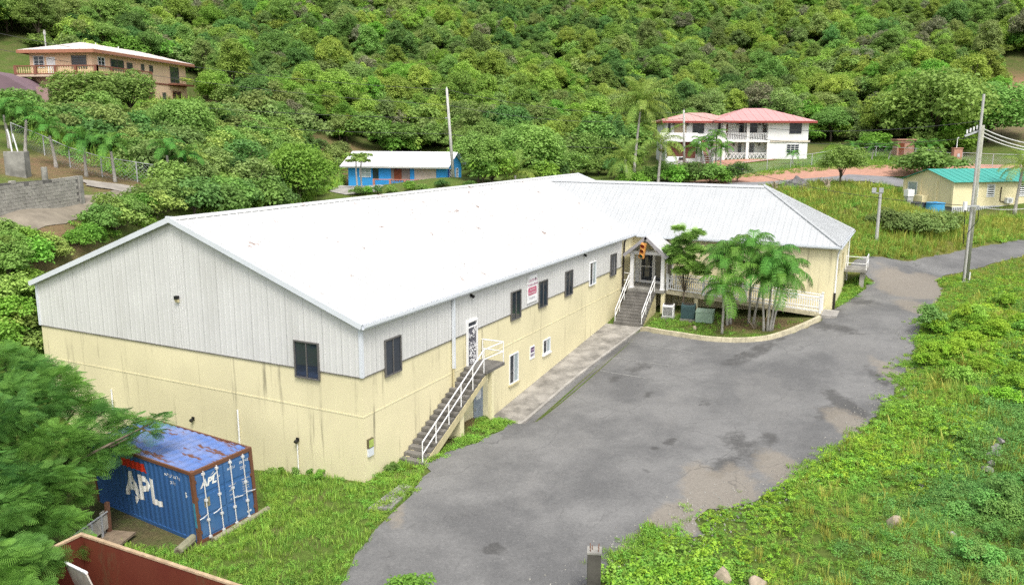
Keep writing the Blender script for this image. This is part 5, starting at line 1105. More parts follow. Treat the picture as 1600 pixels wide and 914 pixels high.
for i, (u, v, h) in enumerate([(1088, 268, 2.2), (1108, 264, 2.8), (1118, 262, 3.4), (1095, 262, 2.6), (1126, 266, 2.0)]): palm(G(u, v), h, None, 'small', 9, 'small palm before the stair of the white house', 1.15, 'small palms before the white house', .1, name='small_palm')
palm(G(1238, 258), 1.0, (0, 0), 'small', 8, 'tiny palm in the lawn under the white house window', .75, None, .08, name='small_palm')
for i, (u, v) in enumerate([(1332, 248), (1362, 250), (1388, 250), (1430, 248), (1448, 247), (1462, 246)]): palm(G(u, v), 1.3, None, 'small', 8, 'little palm in the row along the chain-link fence', .85, 'little palms along the chain-link fence', .08, name='small_palm')
# papaya tree
p = G(562, 295); o = empty('papaya_tree', p, 0, 'thin papaya tree with two stems before the blue house', 'tree'); V, F, T = leaf_cloud(5, [(math.cos(a)*r_, math.sin(a)*r_, 3.1+.35*math.sin(a*3)) for a, r_ in [(k*.8, .5+.6*(k % 3)/2) for k in range(16)]], [.5]*16, 34, .34, .4)
link('crown', raw_mesh('crown', V, F, LEAF['mid'], False, T), o)
for d in (-.35, .35): MB().tube([(d, 0, -.3), (d*1.1, .1, 1.8), (d*1.3, 0, 3.1)], [.09, .08, .06], 6).build('trunk', MT['palm_bark'], o)

# ------------------------------------------------------------------ houses
def LD(lat, d, z): q = CAM+_r0*lat+FH*d; return Vector((q[0], q[1], z))
def lat_of(u, d): return (u-800)/CF*d*math.cos(PITCH)
def zpx(v, d):
    r = ray(800, v); return CAM[2]+r[2]*d/(r@FH)
def hroot(name, lat, d, z, ang, label, cat='house'):
    """house empty: local +x runs along the front (camera right turned by ang), +y away from the camera"""
    q = LD(lat, d, z); ax = math.atan2(_r0[1], _r0[0])+ang; return empty(name, q, ax, label, cat)
NF = -Y_
MT['shutter'] = plain('louvre_dark', (.05, .04, .04), .6); MT['brownwood'] = plain('door_brown', (.16, .045, .02), .6, .2, 5)
# --- blue house
d0 = 103; bh = hroot('blue_house', lat_of(541, d0), d0, zpx(292, d0), math.radians(-12), 'bright blue single storey house with white roof behind the warehouse')
BWid, BD, BHt = 12.7, 7.0, 2.75
MB().box(0, BWid, 0, BD, -2.5, BHt).build('wall', MT['blue_house'], bh)
m = MB(); m.prism([(BWid-.2, 0, BHt), (BWid-.2, BD, BHt), (BWid-.2, BD/2, BHt+1.45)], (.199, 0, 0)); m.build('gable', MT['blue_house'], bh); m = MB(); m.prism([(0.001, 0, BHt), (.001, BD, BHt), (.001, BD/2, BHt+1.45)], (.2, 0, 0)); m.build('gable', MT['blue_house'], bh)
brf = MB().box(.3, BWid-.3, .3, BD-.3, BHt, BHt+.05).build('roof', MT['white'], bh); k = 1/math.hypot(BD/2, 1.45); V = Vector((0, BD/2*k, 1.45*k)); N = Vector((0, -1.45*k, BD/2*k)); br = metal_paint('blue_house_roof', (.70, .70, .71), 0)
roof_slope(brf, (Vector((0, 0, BHt))-V*.75+N*.03, X_, V, N), [(-.8, 0), (BWid+.6, 0), (BWid+.6, 1/k+.75), (-.8, 1/k+.75)], 1.1, 1, br, rib=(.03, .02)); V2_ = Vector((0, -BD/2*k, 1.45*k)); N2_ = Vector((0, 1.45*k, BD/2*k))
roof_slope(brf, (Vector((0, BD, BHt))-V2_*.75+N2_*.03, X_, V2_, N2_), [(-.8, 0), (BWid+.6, 0), (BWid+.6, 1/k+.75), (-.8, 1/k+.75)], 1.1, 1, br, rib=(.03, .02))
MB().fbox((Vector((0, 0, BHt))-V*.78, X_, V, N), -.8, BWid+.6, -.03, .02, -.12, .1).build('fascia', MT['white'], brf)
def px2(u, u0, s): return (u-u0)/s
for (u0, u1, v0, v1, mt, nm) in [(610, 640, 263, 286, plain('recess_shade_grey', (.20, .17, .15), .8), 'porch_shade_panel'), (647, 681, 263, 280, plain('shutter_beige', (.42, .36, .29), .7, .1, 3), 'shutter'), (615, 627, 264, 283, MT['brownwood'], 'door')]:  # porch recess is a flat panel, its shade painted as grey-brown
    a, c = px2(u0, 541, 12.2), px2(u1, 541, 12.2); z0, z1 = (292-v1)/12.4, (292-v0)/12.4; y = -.02 if nm != 'door' else -.05; MB().box(a, c, y-.03, y+.015, z0, z1).build(nm, mt, bh)
window(bh, (1.5, 0, 1.15), X_, NF, 1.5, 1.1, MT['whitetrim'], MT['glass_curtain'], 1, 1); window(bh, (3.2, 0, .75), X_, NF, .9, 1.6, MT['blue_house'], MT['glass'], 0); window(bh, (BWid, 1.6, 1.0), Y_, X_, 1.2, 1.2, MT['white'], MT['glass'], 1, 2); window(bh, (BWid, 4.4, 1.0), Y_, X_, 1.0, 1.2, MT['white'], MT['glass'], 1, 2); MB().box(BWid, BWid+.04, .9, 1.5, .9, 2.3).build('shutter', plain('shutter_navy', (.02, .05, .25), .6), bh)
pk_ = plain('pink_paint', (.45, .20, .17), .8, .15, 3); bal = MB().box(3.9, 10.6, -1.55, -.01, -.25, -.05).build('balcony', MT['blue_house'], bh); bal.data.materials[0] = pk_
for x in (3.95, 6.05, 8.0, 10.4): MB().box(x-.12, x+.12, -1.55, -1.3, -.05, 1.05).build('pillar', pk_, bal)
for x0, x1 in ((4.1, 5.9), (6.2, 7.85), (8.15, 10.25)):
    MB().box(x0, x1, -1.5, -1.35, .93, 1.03).build('rail', pk_, bal); n = int((x1-x0)/.3); blk = MB()
    for i in range(n):
        for j in range(3):
            a = x0+.02+i*(x1-x0-.02)/n; z = .0+j*.3; w = (x1-x0)/n-.04
            m = MB(); m.box(a, a+.06, -1.48, -1.38, z, z+.27).box(a+.06, a+w-.001, -1.48, -1.38, z, z+.06).box(a+.06, a+w*.7, -1.485, -1.385, z+.13, z+.2); m.build('screen_block', MT['blue_house'], bal)
# --- white house with red hipped roofs
d0 = 109; s_ = CF/d0/math.cos(PITCH); whs = hroot('white_house', lat_of(1040, d0), d0, zpx(249, d0), 0, 'white two storey house with pinkish red hipped roof and balconies')
def wx(u): return (u-1040)/s_
def wz(v): return (249-v)/s_
fl, ev_ = wz(218.5), wz(189.5); xa, xb, xc = wx(1129), wx(1203), wx(1262)
whm = MT['white_house']
MB().box(xb, xc, 0, 9, -1.5, ev_).build('wall', whm, whs); MB().box(xa, xb-.001, 1.8, 8.9, -1.5, ev_-.001).build('wall', whm, whs); MB().box(wx(1042), xa-.001, 1.2, 8.0, -1.5, ev_-.01).build('wall', whm, whs)
MB().box(wx(1030), xb, -.05, 1.8, fl-.22, fl).build('balcony_slab', whm, whs); MB().box(xb, xc+.25, -.12, -.001, fl-.22, fl+.02).build('floor_band', plain('band_cream', (.55, .5, .42), .8), whs); MB().box(xa, xb, -.3, 1.8, -.6, .0).build('terrace', MT['pink'], whs)
rr_ = metal_paint('roof_faded_red', (.50, .27, .265), 0, .6); rrl = metal_paint('roof_faded_pink', (.50, .30, .27), 0, .6)
def hip_roof(parent, x0, x1, y0, y1, z, h, mats, ov=.7, w=1.0):
    r0 = MB().box(x0+.2, x1-.2, y0+.2, y1-.2, z-.05, z+.05).build('roof', MT['white'], parent); x0 -= ov; x1 += ov; y0 -= ov; y1 += ov; hd = min(x1-x0, y1-y0)/2; cx, cy = (x0+x1)/2, (y0+y1)/2
    def sl(O, U, Vh, Lu, Ld, tip):      # Vh horizontal inwards
        k = 1/math.hypot(Ld, h); V = (Vector(Vh)*Ld+UP*h)*k; N = V.cross(Vector(U))*-1
        if N.z < 0: N = -N
        roof_slope(r0, (Vector(O), Vector(U), V, N), [(0, 0), (Lu, 0), (Lu-tip, 1/k), (tip, 1/k)] if Lu-2*tip > .05 else [(0, 0), (Lu, 0), (Lu/2, 1/k)], w, 1, mats[0], rib=(.03, .03)); MB().fbox((Vector(O), Vector(U), UP, -Vector(Vh)), 0, Lu, -.22, .03, -.05, .02).build('fascia', mats[1], r0)
    sl((x0, y0, z), X_, Y_, x1-x0, hd, hd); sl((x1, y1, z), -X_, -Y_, x1-x0, hd, hd); sl((x1, y0, z), Y_, -X_, y1-y0, hd, hd); sl((x0, y1, z), -Y_, X_, y1-y0, hd, hd); return r0
redf = plain('fascia_red', (.28, .06, .05), .6)
hip_roof(whs, wx(1042), xa+2, .9, 7.8, ev_, 1.15, (rrl, redf), .7); hip_roof(whs, xa-.6, xc, 0, 9, ev_+.03, 1.75, (rr_, redf), .8)
for u in (1131, 1168, 1201): x = wx(u); MB().box(x-.18, x+.18, 0, .3, fl, ev_-.06).build('column', whm, whs); MB().box(x-.18, x+.18, 0, .3, -.1, fl-.221).build('column', whm, whs)
def rail_(x0, x1, y, z, h=.95, gap=.22, mt=None):
    rl = MB().box(x0, x1, y-.03, y+.03, z+h-.08, z+h).build('railing', whm, whs); MB().box(x0, x1, y-.03, y+.03, z+.05, z+.12).build('rail', whm, rl); bm_ = MB()
    n = int((x1-x0)/gap); me = MB().box(-.035, .035, -.02, .02, .12, h-.08).mesh('baluster', whm)
    for i in range(n): link('baluster', me, rl, (x0+(x1-x0)*(i+.5)/n, y, z))
rail_(wx(1133), wx(1166), .1, fl); rail_(wx(1170), wx(1199), .1, fl)
rp1 = MB().box(wx(1030), wx(1089), -.04, .08, fl, fl+.95).build('parapet', whm, whs); MB().box(wx(1112), wx(1129), -.04, .08, fl, fl+.95).build('parapet', whm, whs)
for u0, u1 in ((1133, 1166), (1170, 1199)):      # diagonal lattice below
    rl = MB().box(wx(u0), wx(u1), .05, .15, .85, .93).build('railing', whm, whs); x = wx(u0)
    while x < wx(u1)-.3: MB().bar((x, .1, .05), (x+.5, .1, .85), .06).build('slat', whm, rl); MB().bar((x+.5, .13, .05), (x, .13, .85), .06).build('slat', whm, rl); x += .5
dk, sh = MT['glass'], MT['whitetrim']
for (u0, u1, v0, v1, y, fr, gl, mu, ba) in [(1232, 1251, 191.5, 208, 0, MT['frame'], dk, 1, 4), (1229, 1249, 224, 238, 0, sh, dk, 2, 3), (1169, 1188, 192, 207, 1.8, MT['frame'], dk, 0, 0), (1159, 1167, 192, 207, 1.8, MT['frame'], dk, 0, 0), (1084, 1102, 193, 208, 1.2, MT['frame'], dk, 1, 4), (1045, 1049, 193, 208, 1.2, MT['frame'], dk, 0, 0), (1158, 1165, 223, 239, 1.8, MT['alu'], dk, 0, 6), (1169, 1185, 223, 239, 1.8, MT['alu'], dk, 1, 6), (1133, 1139, 223, 239, 1.8, MT['frame'], dk, 0, 0), (1124, 1128, 192, 207, 1.2, MT['frame'], dk, 0, 0)]:
    window(whs, (wx(u0), y, wz(v1)), X_, NF, wx(u1)-wx(u0), wz(v0)-wz(v1), fr, gl, mu, ba, .06, .06)
MB().box(wx(1055), wx(1074), 1.1, 1.19, fl, fl+2.15).build('door', plain('door_cream', (.42, .34, .22), .6), whs); MB().box(wx(1135), wx(1141), 1.72, 1.79, fl, fl+2.1).build('door', MT['brownwood'], whs); MB().box(wx(1197), wx(1202), 1.72, 1.79, fl, fl+2.0).build('door', MT['frame'], whs)
for u, v in ((1053, 193.5), (1076, 193.5), (1156, 192.5), (1191, 193), (1197, 193), (1152, 225), (1192, 225)): MB().box(wx(u)-.1, wx(u)+.1, 1.0 if u < 1100 else 1.6, 1.78 if u > 1100 else 1.18, wz(v)-.2, wz(v)+.2).build('lantern', MT['frame'], whs)
m = MB(); sx0, sx1 = wx(1092), wx(1101)      # outside stair
st2 = MB().box(sx0, sx1, -.06, .0, fl-.25, fl-.02).build('stair', MT['pink'], whs)
for i in range(14): y = -.1-i*.3; z = fl-(i+1)*(fl+1.0)/15; MB().box(sx0, sx1, y-.3, y, z-.2, z).build('step', MT['pink'], st2)
for x in (sx0-.15, sx1+.15):
    m = MB(); m.prism([(x-.08, -.05, fl+.8), (x-.08, -4.3, -.1), (x-.08, -4.3, -1.0), (x-.08, -.05, fl-.1)], (.16, 0, 0)); m.build('stair_wall', whm, st2)
MB().box(wx(1045), wx(1090), 1.16, 1.199, .2, fl-.25).build('lower_wall', plain('red_brown_wall', (.26, .10, .08), .8), whs)
# --- peach house on the slope
e1 = math.atan2(.989, .148); ph = hroot('peach_house', lat_of(153, 98), 98, zpx(120, 98), 0, 'peach two storey hillside house with long brown balcony'); pm = MT['peach']
ph.rotation_euler[2] = math.atan2(_r0[1], _r0[0])+math.atan2(.989, .148)      # local +x = receding right facade, local +y = left facade
PL, PWd, PH = 20.2, 8.0, 2.75; brown = plain('trim_brown', (.22, .09, .06), .7, .1, 2)
MB().box(0, PL, 0, PWd, -3.6, PH).build('wall', pm, ph)
r0 = MB().box(.2, PL-.2, .2, PWd-.2, PH-.03, PH+.05).build('roof', MT['white'], ph); ov = .9
pr_ = metal_paint('peach_house_roof', (.62, .56, .52), 0)
def slope4(parent, x0, x1, y0, y1, z, h, mat, fas, w=1.2):
    hd = (y1-y0)/2
    for O, U, Vh, Lu in (((x0, y0, z), X_, Y_, x1-x0), ((x1, y1, z), -X_, -Y_, x1-x0), ((x1, y0, z), Y_, -X_, y1-y0), ((x0, y1, z), -Y_, X_, y1-y0)):
        k = 1/math.hypot(hd, h); V = (Vector(Vh)*hd+UP*h)*k; N = Vector(U).cross(V)
        if N.z < 0: N = -N
        poly = [(0, 0), (Lu, 0), (Lu-hd, 1/k), (hd, 1/k)] if Lu-2*hd > .05 else [(0, 0), (Lu, 0), (Lu/2, 1/k)]
        roof_slope(parent, (Vector(O), Vector(U), V, N), poly, w, 1, mat, rib=(.03, .03)); MB().fbox((Vector(O), Vector(U), UP, -Vector(Vh)), 0, Lu, -.35, .03, -.05, .03).build('fascia', fas, parent)
slope4(r0, -ov, PL+ov, -ov, PWd+ov, PH+.05, 1.3, pr_, plain('fascia_terracotta', (.36, .16, .10), .7))
for u, v in ((6, .6), (10.5, .5)): MB().tube([(u, 3.5, PH+.8), (u, 3.5, PH+1.5)], .06, 6).build('vent', MT['white'], ph)
bs_ = MB().box(-1.5, 9.5, -1.5, -.001, -.25, -.02).build('balcony', plain('slab_buff', (.50, .40, .30), .8), ph); MB().box(-1.5, -.001, -.0, PWd+1.0, -.25, -.02).build('slab', plain('slab_buff2', (.50, .40, .30), .8), bs_)
balm = plain('baluster_buff', (.52, .42, .22), .8)
def balu(a, b_, n, posts):
    a, b_ = Vector(a), Vector(b_); rl = MB().bar(a+UP*.95, b_+UP*.95, .22, .12).build('railing', brown, ph); MB().bar(a+UP*.06, b_+UP*.06, .22, .12).build('rail', brown, rl); me = MB().tube([(0, 0, .12), (0, 0, .35), (0, 0, .6), (0, 0, .9)], [.05, .085, .05, .06], 6).mesh('baluster', balm)
    for i in range(n): link('baluster', me, rl, a.lerp(b_, (i+.5)/n))
    mp = MB().box(-.16, .16, -.16, .16, 0, 1.02).mesh('post', brown)
    for i in range(posts+1): link('post', mp, rl, a.lerp(b_, i/posts))
balu((-1.4, -1.4, 0), (9.4, -1.4, 0), 34, 4); balu((-1.4, -1.4, 0), (-1.4, PWd+.8, 0), 34, 4)
for (x, z, w, h, fr, ba, lv) in [(1.0, .85, 1.3, 1.3, MT['whitetrim'], 2, 0), (3.4, .1, 2.6, 2.0, MT['frame'], 0, 0), (6.6, .35, 1.2, 1.6, MT['frame'], 0, 6), (9.6, 1.2, .7, .8, MT['frame'], 0, 3), (11.4, 1.1, .8, .9, MT['frame'], 0, 3), (16.2, .1, 2.2, 2.1, MT['frame'], 2, 0), (9.8, -2.5, 2.4, 1.4, brown, 0, 6), (14.0, -2.2, .9, .9, MT['frame'], 0, 3), (16.5, -2.9, 2.2, 1.9, brown, 0, 7)]: window(ph, (x, 0, z), X_, NF, w, h, fr, MT['glass'], 1, ba, .08, .06, None, 0, 'window', lv)
for (y, z, w, h, fr, ba, lv) in [(2.6, .7, 1.9, 1.5, MT['frame'], 0, 5), (7.5, .8, 1.4, 1.4, MT['whitetrim'], 2, 0), (6.6, -2.4, 1.3, 1.3, MT['frame'], 2, 0)]: window(ph, (0, y, z), -Y_, -X_, w, h, fr, MT['glass'], 1, ba, .08, .06, None, 0, 'window', lv)
MB().box(-.06, -.001, 4.7, 5.8, 0, 2.05).build('door', MT['white'], ph); MB().box(.0, PL, -.06, -.001, -.35, -.12).build('floor_band', brown, ph)
b2 = MB().box(15.6, 20.0, -1.3, -.061, -.25, -.05).build('balcony', brown, ph)
for z in (.45, .9): MB().tube([(15.65, -1.25, z), (19.95, -1.25, z)], .03, 5).build('rail', MT['frame'], b2)
V, F, T = leaf_cloud(3, [(17+i*.6, -1.2, .45) for i in range(5)], [.4]*5, 40, .25); link('flower_box', raw_mesh('flower_box', V, F, LEAF['yellow'], False, T), b2)
p = LD(lat_of(84, 108), 108, 20); o = empty('aerial_mast', p, 0, 'thin pale mast rising behind the peach house roof', 'mast'); MB().tube([(0, 0, -2), (0, 0, zpx(50, 108)-20)], .09, 6).build('mast', MT['pole_grey'], o); MB().tube([(0, 0, zpx(50, 108)-20.6), (.0, .0, zpx(50, 108)-20.2)], .16, 6).build('cap', MT['pole_grey'], o)
# --- purple roofed house at the left border
q = hroot('purple_house', lat_of(-10, 92), 92, zpx(150, 92), math.radians(8), 'low house with dull purple roof beside the peach house'); pur = plain('roof_purple', (.17, .115, .135), .8, .1, 1); puw = plain('wall_mauve', (.30, .20, .19), .85, .1, 1)
MB().box(-3, 4.0, 0, 7, -2.5, .3).build('wall', puw, q); m = MB(); m.prism([(-3.4, -.5, .3), (4.4, -.5, .3), (4.4, -.5, .42), (2.0, -.5, 1.9), (-.5, -.5, 2.6), (-3.4, -.5, 2.6)], (0, 8, 0)); m.build('roof', pur, q); MB().box(-3, 4.9, -2.6, -.6, -1.3, -1.1).build('awning', pur, q); MB().box(4.4, 5.6, 1, 1.3, -1.2, .9).build('railing_wall', puw, q); window(q, (1.2, 0, -1.1), X_, NF, 1.2, .9, MT['frame'], MT['glass'], 1)
# --- pale yellow house with green roof
d0 = 82; yh = hroot('yellow_house', lat_of(1498, d0), d0, zpx(334, d0), 0, 'pale yellow house with green metal roof at the right border'); ang = math.atan2(1.8, 6.0); yh.rotation_euler[2] = math.atan2(_r0[1], _r0[0])+ang
YL, YW, YB, YE = 14.0, 6.6, .85, zpx(281, d0)-zpx(334, d0); ym = MT['yellow_house']      # local +x along the long side to the right, +y away
MB().box(0, YL, 0, YW, YB, YE).build('wall', ym, yh); m = MB(); m.prism([(0.001, 0, YE), (.001, YW, YE), (.001, YW/2, YE+1.05)], (.15, 0, 0)); m.build('gable', ym, yh)
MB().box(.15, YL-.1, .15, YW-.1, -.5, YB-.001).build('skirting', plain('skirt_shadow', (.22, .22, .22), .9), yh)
lat_m = plain('lattice_white', (.60, .62, .64), .7); me = MB().box(-.045, .045, -.03, -.0, -.3, YB).mesh('slat', lat_m); lt = MB().box(0, YL, -.02, .03, YB-.1, YB-.002).build('lattice_skirt', lat_m, yh)
for i in range(60): link('slat', me, lt, (.1+i*.23, 0, 0))
gr = metal_paint('roof_green', (.05, .30, .25), 0, .5); yr = MB().box(.2, YL-.2, .2, YW-.2, YE-.05, YE+.04).build('roof', gr, yh); k = 1/math.hypot(YW/2, 1.05); V = Vector((0, YW/2*k, 1.05*k)); N = Vector((0, -1.05*k, YW/2*k)); V2_ = Vector((0, -YW/2*k, 1.05*k)); N2_ = Vector((0, 1.05*k, YW/2*k))
roof_slope(yr, (Vector((0, 0, YE+.02))-V*.4, X_, V, N), [(-.35, 0), (YL, 0), (YL, 1/k+.4), (-.35, 1/k+.4)], .9, 1, gr, rib=(.03, .03)); roof_slope(yr, (Vector((0, YW, YE+.02))-V2_*.4, X_, V2_, N2_), [(-.35, 0), (YL, 0), (YL, 1/k+.4), (-.35, 1/k+.4)], .9, 1, gr, rib=(.03, .03))
for y in (0, YW*.33, YW*.66, YW): MB().box(-.12, -.001, y-.12, y+.12, YB, YE-.02).build('pilaster', ym, yh)
window(yh, (0, YW-.5, YB+.85), -Y_, -X_, 1.3, 1.35, MT['whitetrim'], MT['glass_curtain'], 0, 0); MB().box(-.75, -.001, YW*.5-.1, YW*.5+1.0, YB+.1, YB+.9).build('cooler_box', ym, yh)
for x, w, fr in ((2.6, .5, 0), (4.2, 1.0, 5), (8.2, 1.0, 5)): window(yh, (x, 0, YB+.9), X_, NF, w, 1.3, MT['whitetrim'], MT['glass'], 0, 0, .1, .05, None, 0, 'window', fr)
MB().box(6.6, 7.4, -.35, -.001, YB+.25, YB+.8).build('cooling_unit', MT['white'], yh); MB().tube([(7.0, -.36, YB+.52), (7.0, -.37, YB+.52)], .2, 12).build('fan_grille', MT['galv'], yh); MB().tube([(6.0, -.05, YB+1.9), (6.0, -.05, YB+.5), (6.6, -.05, YB+.3)], .05, 6).build('pipe', MT['darkpipe'], yh); MB().box(9.4, 11.8, -1.6, -.01, YE-.5, YE-.4).build('porch_roof', gr, yh); MB().box(11.5, 11.75, -1.5, -1.25, 0, YE-.501).build('post', ym, yh)
# tanks and small things by that house
def cyl(name, p, r, h, mat, label, cat):
    o = empty(name, p, 0, label, cat); MB().tube([(0, 0, 0), (0, 0, h*.45), (0, 0, h*.5), (0, 0, h*.55), (0, 0, h)], [r, r, r*1.02, r, r*.98], 20).build('drum', mat, o); MB().tube([(0, 0, h), (0, 0, h+.06)], r*1.03, 20).build('lid', mat, o); MB().tube([(0, 0, h+.06), (0, 0, h+.14)], r*.25, 10).build('cap', mat, o); return o
p = G(1460, 336); cyl('water_tank', p, .85, 1.15, plain('tank_blue', (.06, .30, .55), .5, .1, 2), 'light blue round water tank beside the yellow house', 'tank')
p = G(1434, 330); cyl('water_tank', p, .7, .8, plain('tank_dark', (.07, .075, .085), .6), 'dark grey low tank left of the blue one', 'tank')
p = G(1419, 318); o = empty('white_cabinet', p, YAW-math.pi/2+.3, 'white box on a grey stand at the yellow house corner', 'cabinet'); MB().box(-.4, .4, -.3, .3, .75, 1.45).build('box', MT['white'], o); MB().box(-.35, .35, -.25, .25, -.2, .75).build('stand', MT['galv'], o)
# shed, gate pillar, car, tarp, gravel heap
sh_ = MT['pink']; p = G(1414, 245); o = empty('pump_shed', p, YAW-math.pi/2, 'small pink flat roofed shed under the trees', 'shed'); MB().box(-1.1, 1.1, 0, 1.8, -.4, 2.1).build('wall', sh_, o); MB().box(-1.25, 1.25, -.15, 1.95, 2.1, 2.25).build('roof', sh_, o); MB().box(-.9, -.2, -.03, -.001, 0, 1.7).build('door', MT['brownwood'], o)
p = G(1493, 260); o = empty('gate_pillar', p, YAW-math.pi/2, 'square pink gate pillar with white meter pipe', 'pillar'); MB().box(-.5, .5, -.3, .3, -.2, 2.1).build('shaft', sh_, o); MB().box(-.56, .56, -.36, .36, 2.1, 2.2).build('cap', sh_, o); MB().tube([(-.1, 0, 2.2), (-.1, 0, 3.3), (.05, 0, 3.4)], .05, 6).build('pipe', MT['whitetrim'], o); MB().box(-.1, .2, -.36, -.301, 1.1, 1.5).build('meter', MT['galv'], o)
p = G(1058, 262); o = empty('parked_car', p, YAW-.6, 'white car partly hidden by palms before the white house', 'car'); cw_ = plain('car_white', (.72, .74, .76), .25, .02)
m = MB(); m.prism([(-2.1, -.82, .35), (2.1, -.82, .35), (2.12, -.82, .75), (1.1, -.82, .92), (.45, -.82, 1.4), (-1.3, -.82, 1.42), (-1.9, -.82, .98), (-2.12, -.82, .9)], (0, 1.64, 0)); bevel(m.build('body', cw_, o), .06, 2)
m = MB(); m.prism([(1.02, -.74, .95), (.42, -.74, 1.37), (.44, .74, 1.37), (1.04, .74, .95)], (.03, 0, .03)); m.build('windscreen', MT['glass'], o)
for s in (-1, 1): MB().box(-1.5, .45, s*.835-.01, s*.835+.01, .98, 1.3).build('side_window', MT['glass'], o)
for x in (-1.3, 1.3):
    for s in (-1, 1): w_ = MB().tube([(x, s*.7, .32), (x, s*.86, .32)], .32, 16).build('wheel', MT['black'], o); MB().tube([(x, s*.861, .32), (x, s*.875, .32)], .19, 12).build('rim', MT['alu'], w_)
for s in (-.6, .6): MB().box(2.08, 2.15, s-.18, s+.18, .6, .74).build('headlight', MT['glass_curtain'], o)
p = G(915, 262); o = empty('tarp_shelter', p, YAW-math.pi/2+.3, 'teal tarpaulin shelter on thin posts among the trees', 'shelter'); te = plain('tarp_teal', (.04, .33, .28), .6, .12, 2); m = MB(); m.prism([(-1.9, -.9, 1.0), (-.8, -.9, 1.55), (1.2, -.9, 1.6), (1.9, -.9, 1.1), (1.2, -.9, 1.5), (-.8, -.9, 1.45)], (0, 2, 0)); m.build('tarp', te, o)
for a in (-1.85, 1.85):
    for c in (-.8, 1.0): MB().tube([(a, c, -.2), (a, c, 1.05)], .04, 5).build('post', MT['galv'], o)
MB().box(-1.8, 1.8, .95, 1.0, .1, 1.0).build('back_sheet', te, o)
def heap(p, r, h, mat, label, cat):
    bm = bmesh.new(); bmesh.ops.create_grid(bm, x_segments=22, y_segments=22, size=r)
    for v in bm.verts: dd = math.hypot(v.co.x, v.co.y)/r; v.co.z = h*max(0, 1-dd)**.8*random.uniform(.8, 1.15)-.15+random.uniform(-.05, .05)
    me = bpy.data.meshes.new('gravel_heap'); bm.to_mesh(me); bm.free(); me.materials.append(mat); return tag(link('gravel_heap', me, None, p), label, cat)
heap(G(1245, 293), 1.9, 1.3, concrete('gravel_dark', (.17, .165, .17), .5), 'low heap of dark gravel beside the side road', 'gravel heap')

# ------------------------------------------------------------------ block wall and concrete box on the left
WA, WB = G(-12, 343), G(124, 318.5); wdir = (WB-WA); wl = float(np.linalg.norm(wdir[:2])); bw = empty('block_wall', WA, math.atan2(wdir[1], wdir[0]), 'old grey concrete block retaining wall with broken top', 'wall'); rise_ = (WB[2]-WA[2])
bb = MB().box(-.185, .185, -.1, .1, .006, .194); bme = bb.mesh('block', MT['block']); dark = MB().box(0, wl, -.085, .085, -.6, 1.9).build('core', MT['concrete_dark'], bw)
nb = int(wl/.4)
for j in range(11):
    for i in range(nb):
        x = .2+i*.4+(.2 if j % 2 else 0); topj = 10.4-1.2*abs(math.sin(x*1.7))*(x < wl*.65)-.15*x
        if x > wl-.15 or j > topj: continue
        link('block', bme, bw, (x, random.uniform(-.012, .012), j*.2-.25+rise_*x/wl))
MB().box(wl-.05, wl+.3, -.2, .2, -.5, 1.75+rise_).build('pier', MT['concrete'], bw)
p = P(29, 272, 55); p[2] = hz(p[0], p[1]); o = empty('concrete_box', (p[0], p[1], p[2]), YAW-math.pi/2+.2, 'tall grey concrete box with white pipes on top above the block wall', 'box'); bevel(MB().box(-.62, .62, -.5, .5, -.6, 1.6).build('box', MT['concrete'], o), .02, 1)
MB().tube([(-.25, 0, 1.6), (-.32, 0, 2.6), (-.4, 0, 3.05)], .05, 6).build('pipe', MT['whitetrim'], o); MB().tube([(.1, 0, 1.6), (-.1, 0, 2.75)], .045, 6).build('pipe', MT['whitetrim'], o)
p = P(70, 276, 55); p[2] = hz(p[0], p[1]); o = empty('concrete_pillar', p, 0, 'short round concrete pillar standing beside the tall box', 'pillar'); MB().tube([(0, 0, -.4), (0, 0, .85)], .19, 12).build('shaft', MT['concrete'], o); MB().tube([(0, 0, .85), (0, 0, .89)], .2, 12).build('cap', MT['concrete_light'], o)

# ------------------------------------------------------------------ poles, wires, fences
def pole(name, base, top, r0_, r1, mat, label): o = empty(name, base, 0, label, 'utility pole'); d = Vector(top)-Vector(base); MB().tube([d*-.02, d*.5, d], [r0_, (r0_+r1)/2, r1], 10).build('shaft', mat, o, True); return o, d
B1 = P(709, 291, 95); B1[2] = hz(B1[0], B1[1]); T1 = P(698, 139, 95); o, d = pole('utility_pole', B1, T1, .20, .13, MT['pole_grey'], 'slim grey pole standing before the blue house'); MB().box(d.x-.3, d.x+.02, d.y-.05, d.y+.05, d.z-3.3, d.z-3.18).build('bracket', MT['galv'], o)
MB().tube([d+Vector((0, 0, 0)), d+Vector((0, 0, .2))], .05, 6).build('insulator', MT['white'], o)
B2 = G(1508, 441); T2 = P(1535, 196, 58); o, d = pole('utility_pole', B2, T2, .22, .16, MT['wood_pole'], 'stout weathered timber pole with transformer brackets beside the road')
MB().tube([(-.35, .1, 0), (d.x-.28, d.y+.12, d.z-.3), (d.x-.22, d.y+.12, d.z+2.1)], .085, 8).build('second_pole', MT['pole_grey'], o); MB().tube([(-.35, .1, 0), (-.3, .1, 4.2)], .06, 6).build('conduit', MT['whitetrim'], o); R_ = Vector(_r0)
MB().bar(d-UP*.35-R_*.1, d-UP*.75-R_*1.15, .12).build('crossarm', MT['galv'], o)
for k in range(4): q = d-UP*(.28+.1*k)-R_*(.35+.22*k); MB().tube([q, q+UP*.28], .06, 6).build('insulator', MT['white'], o)
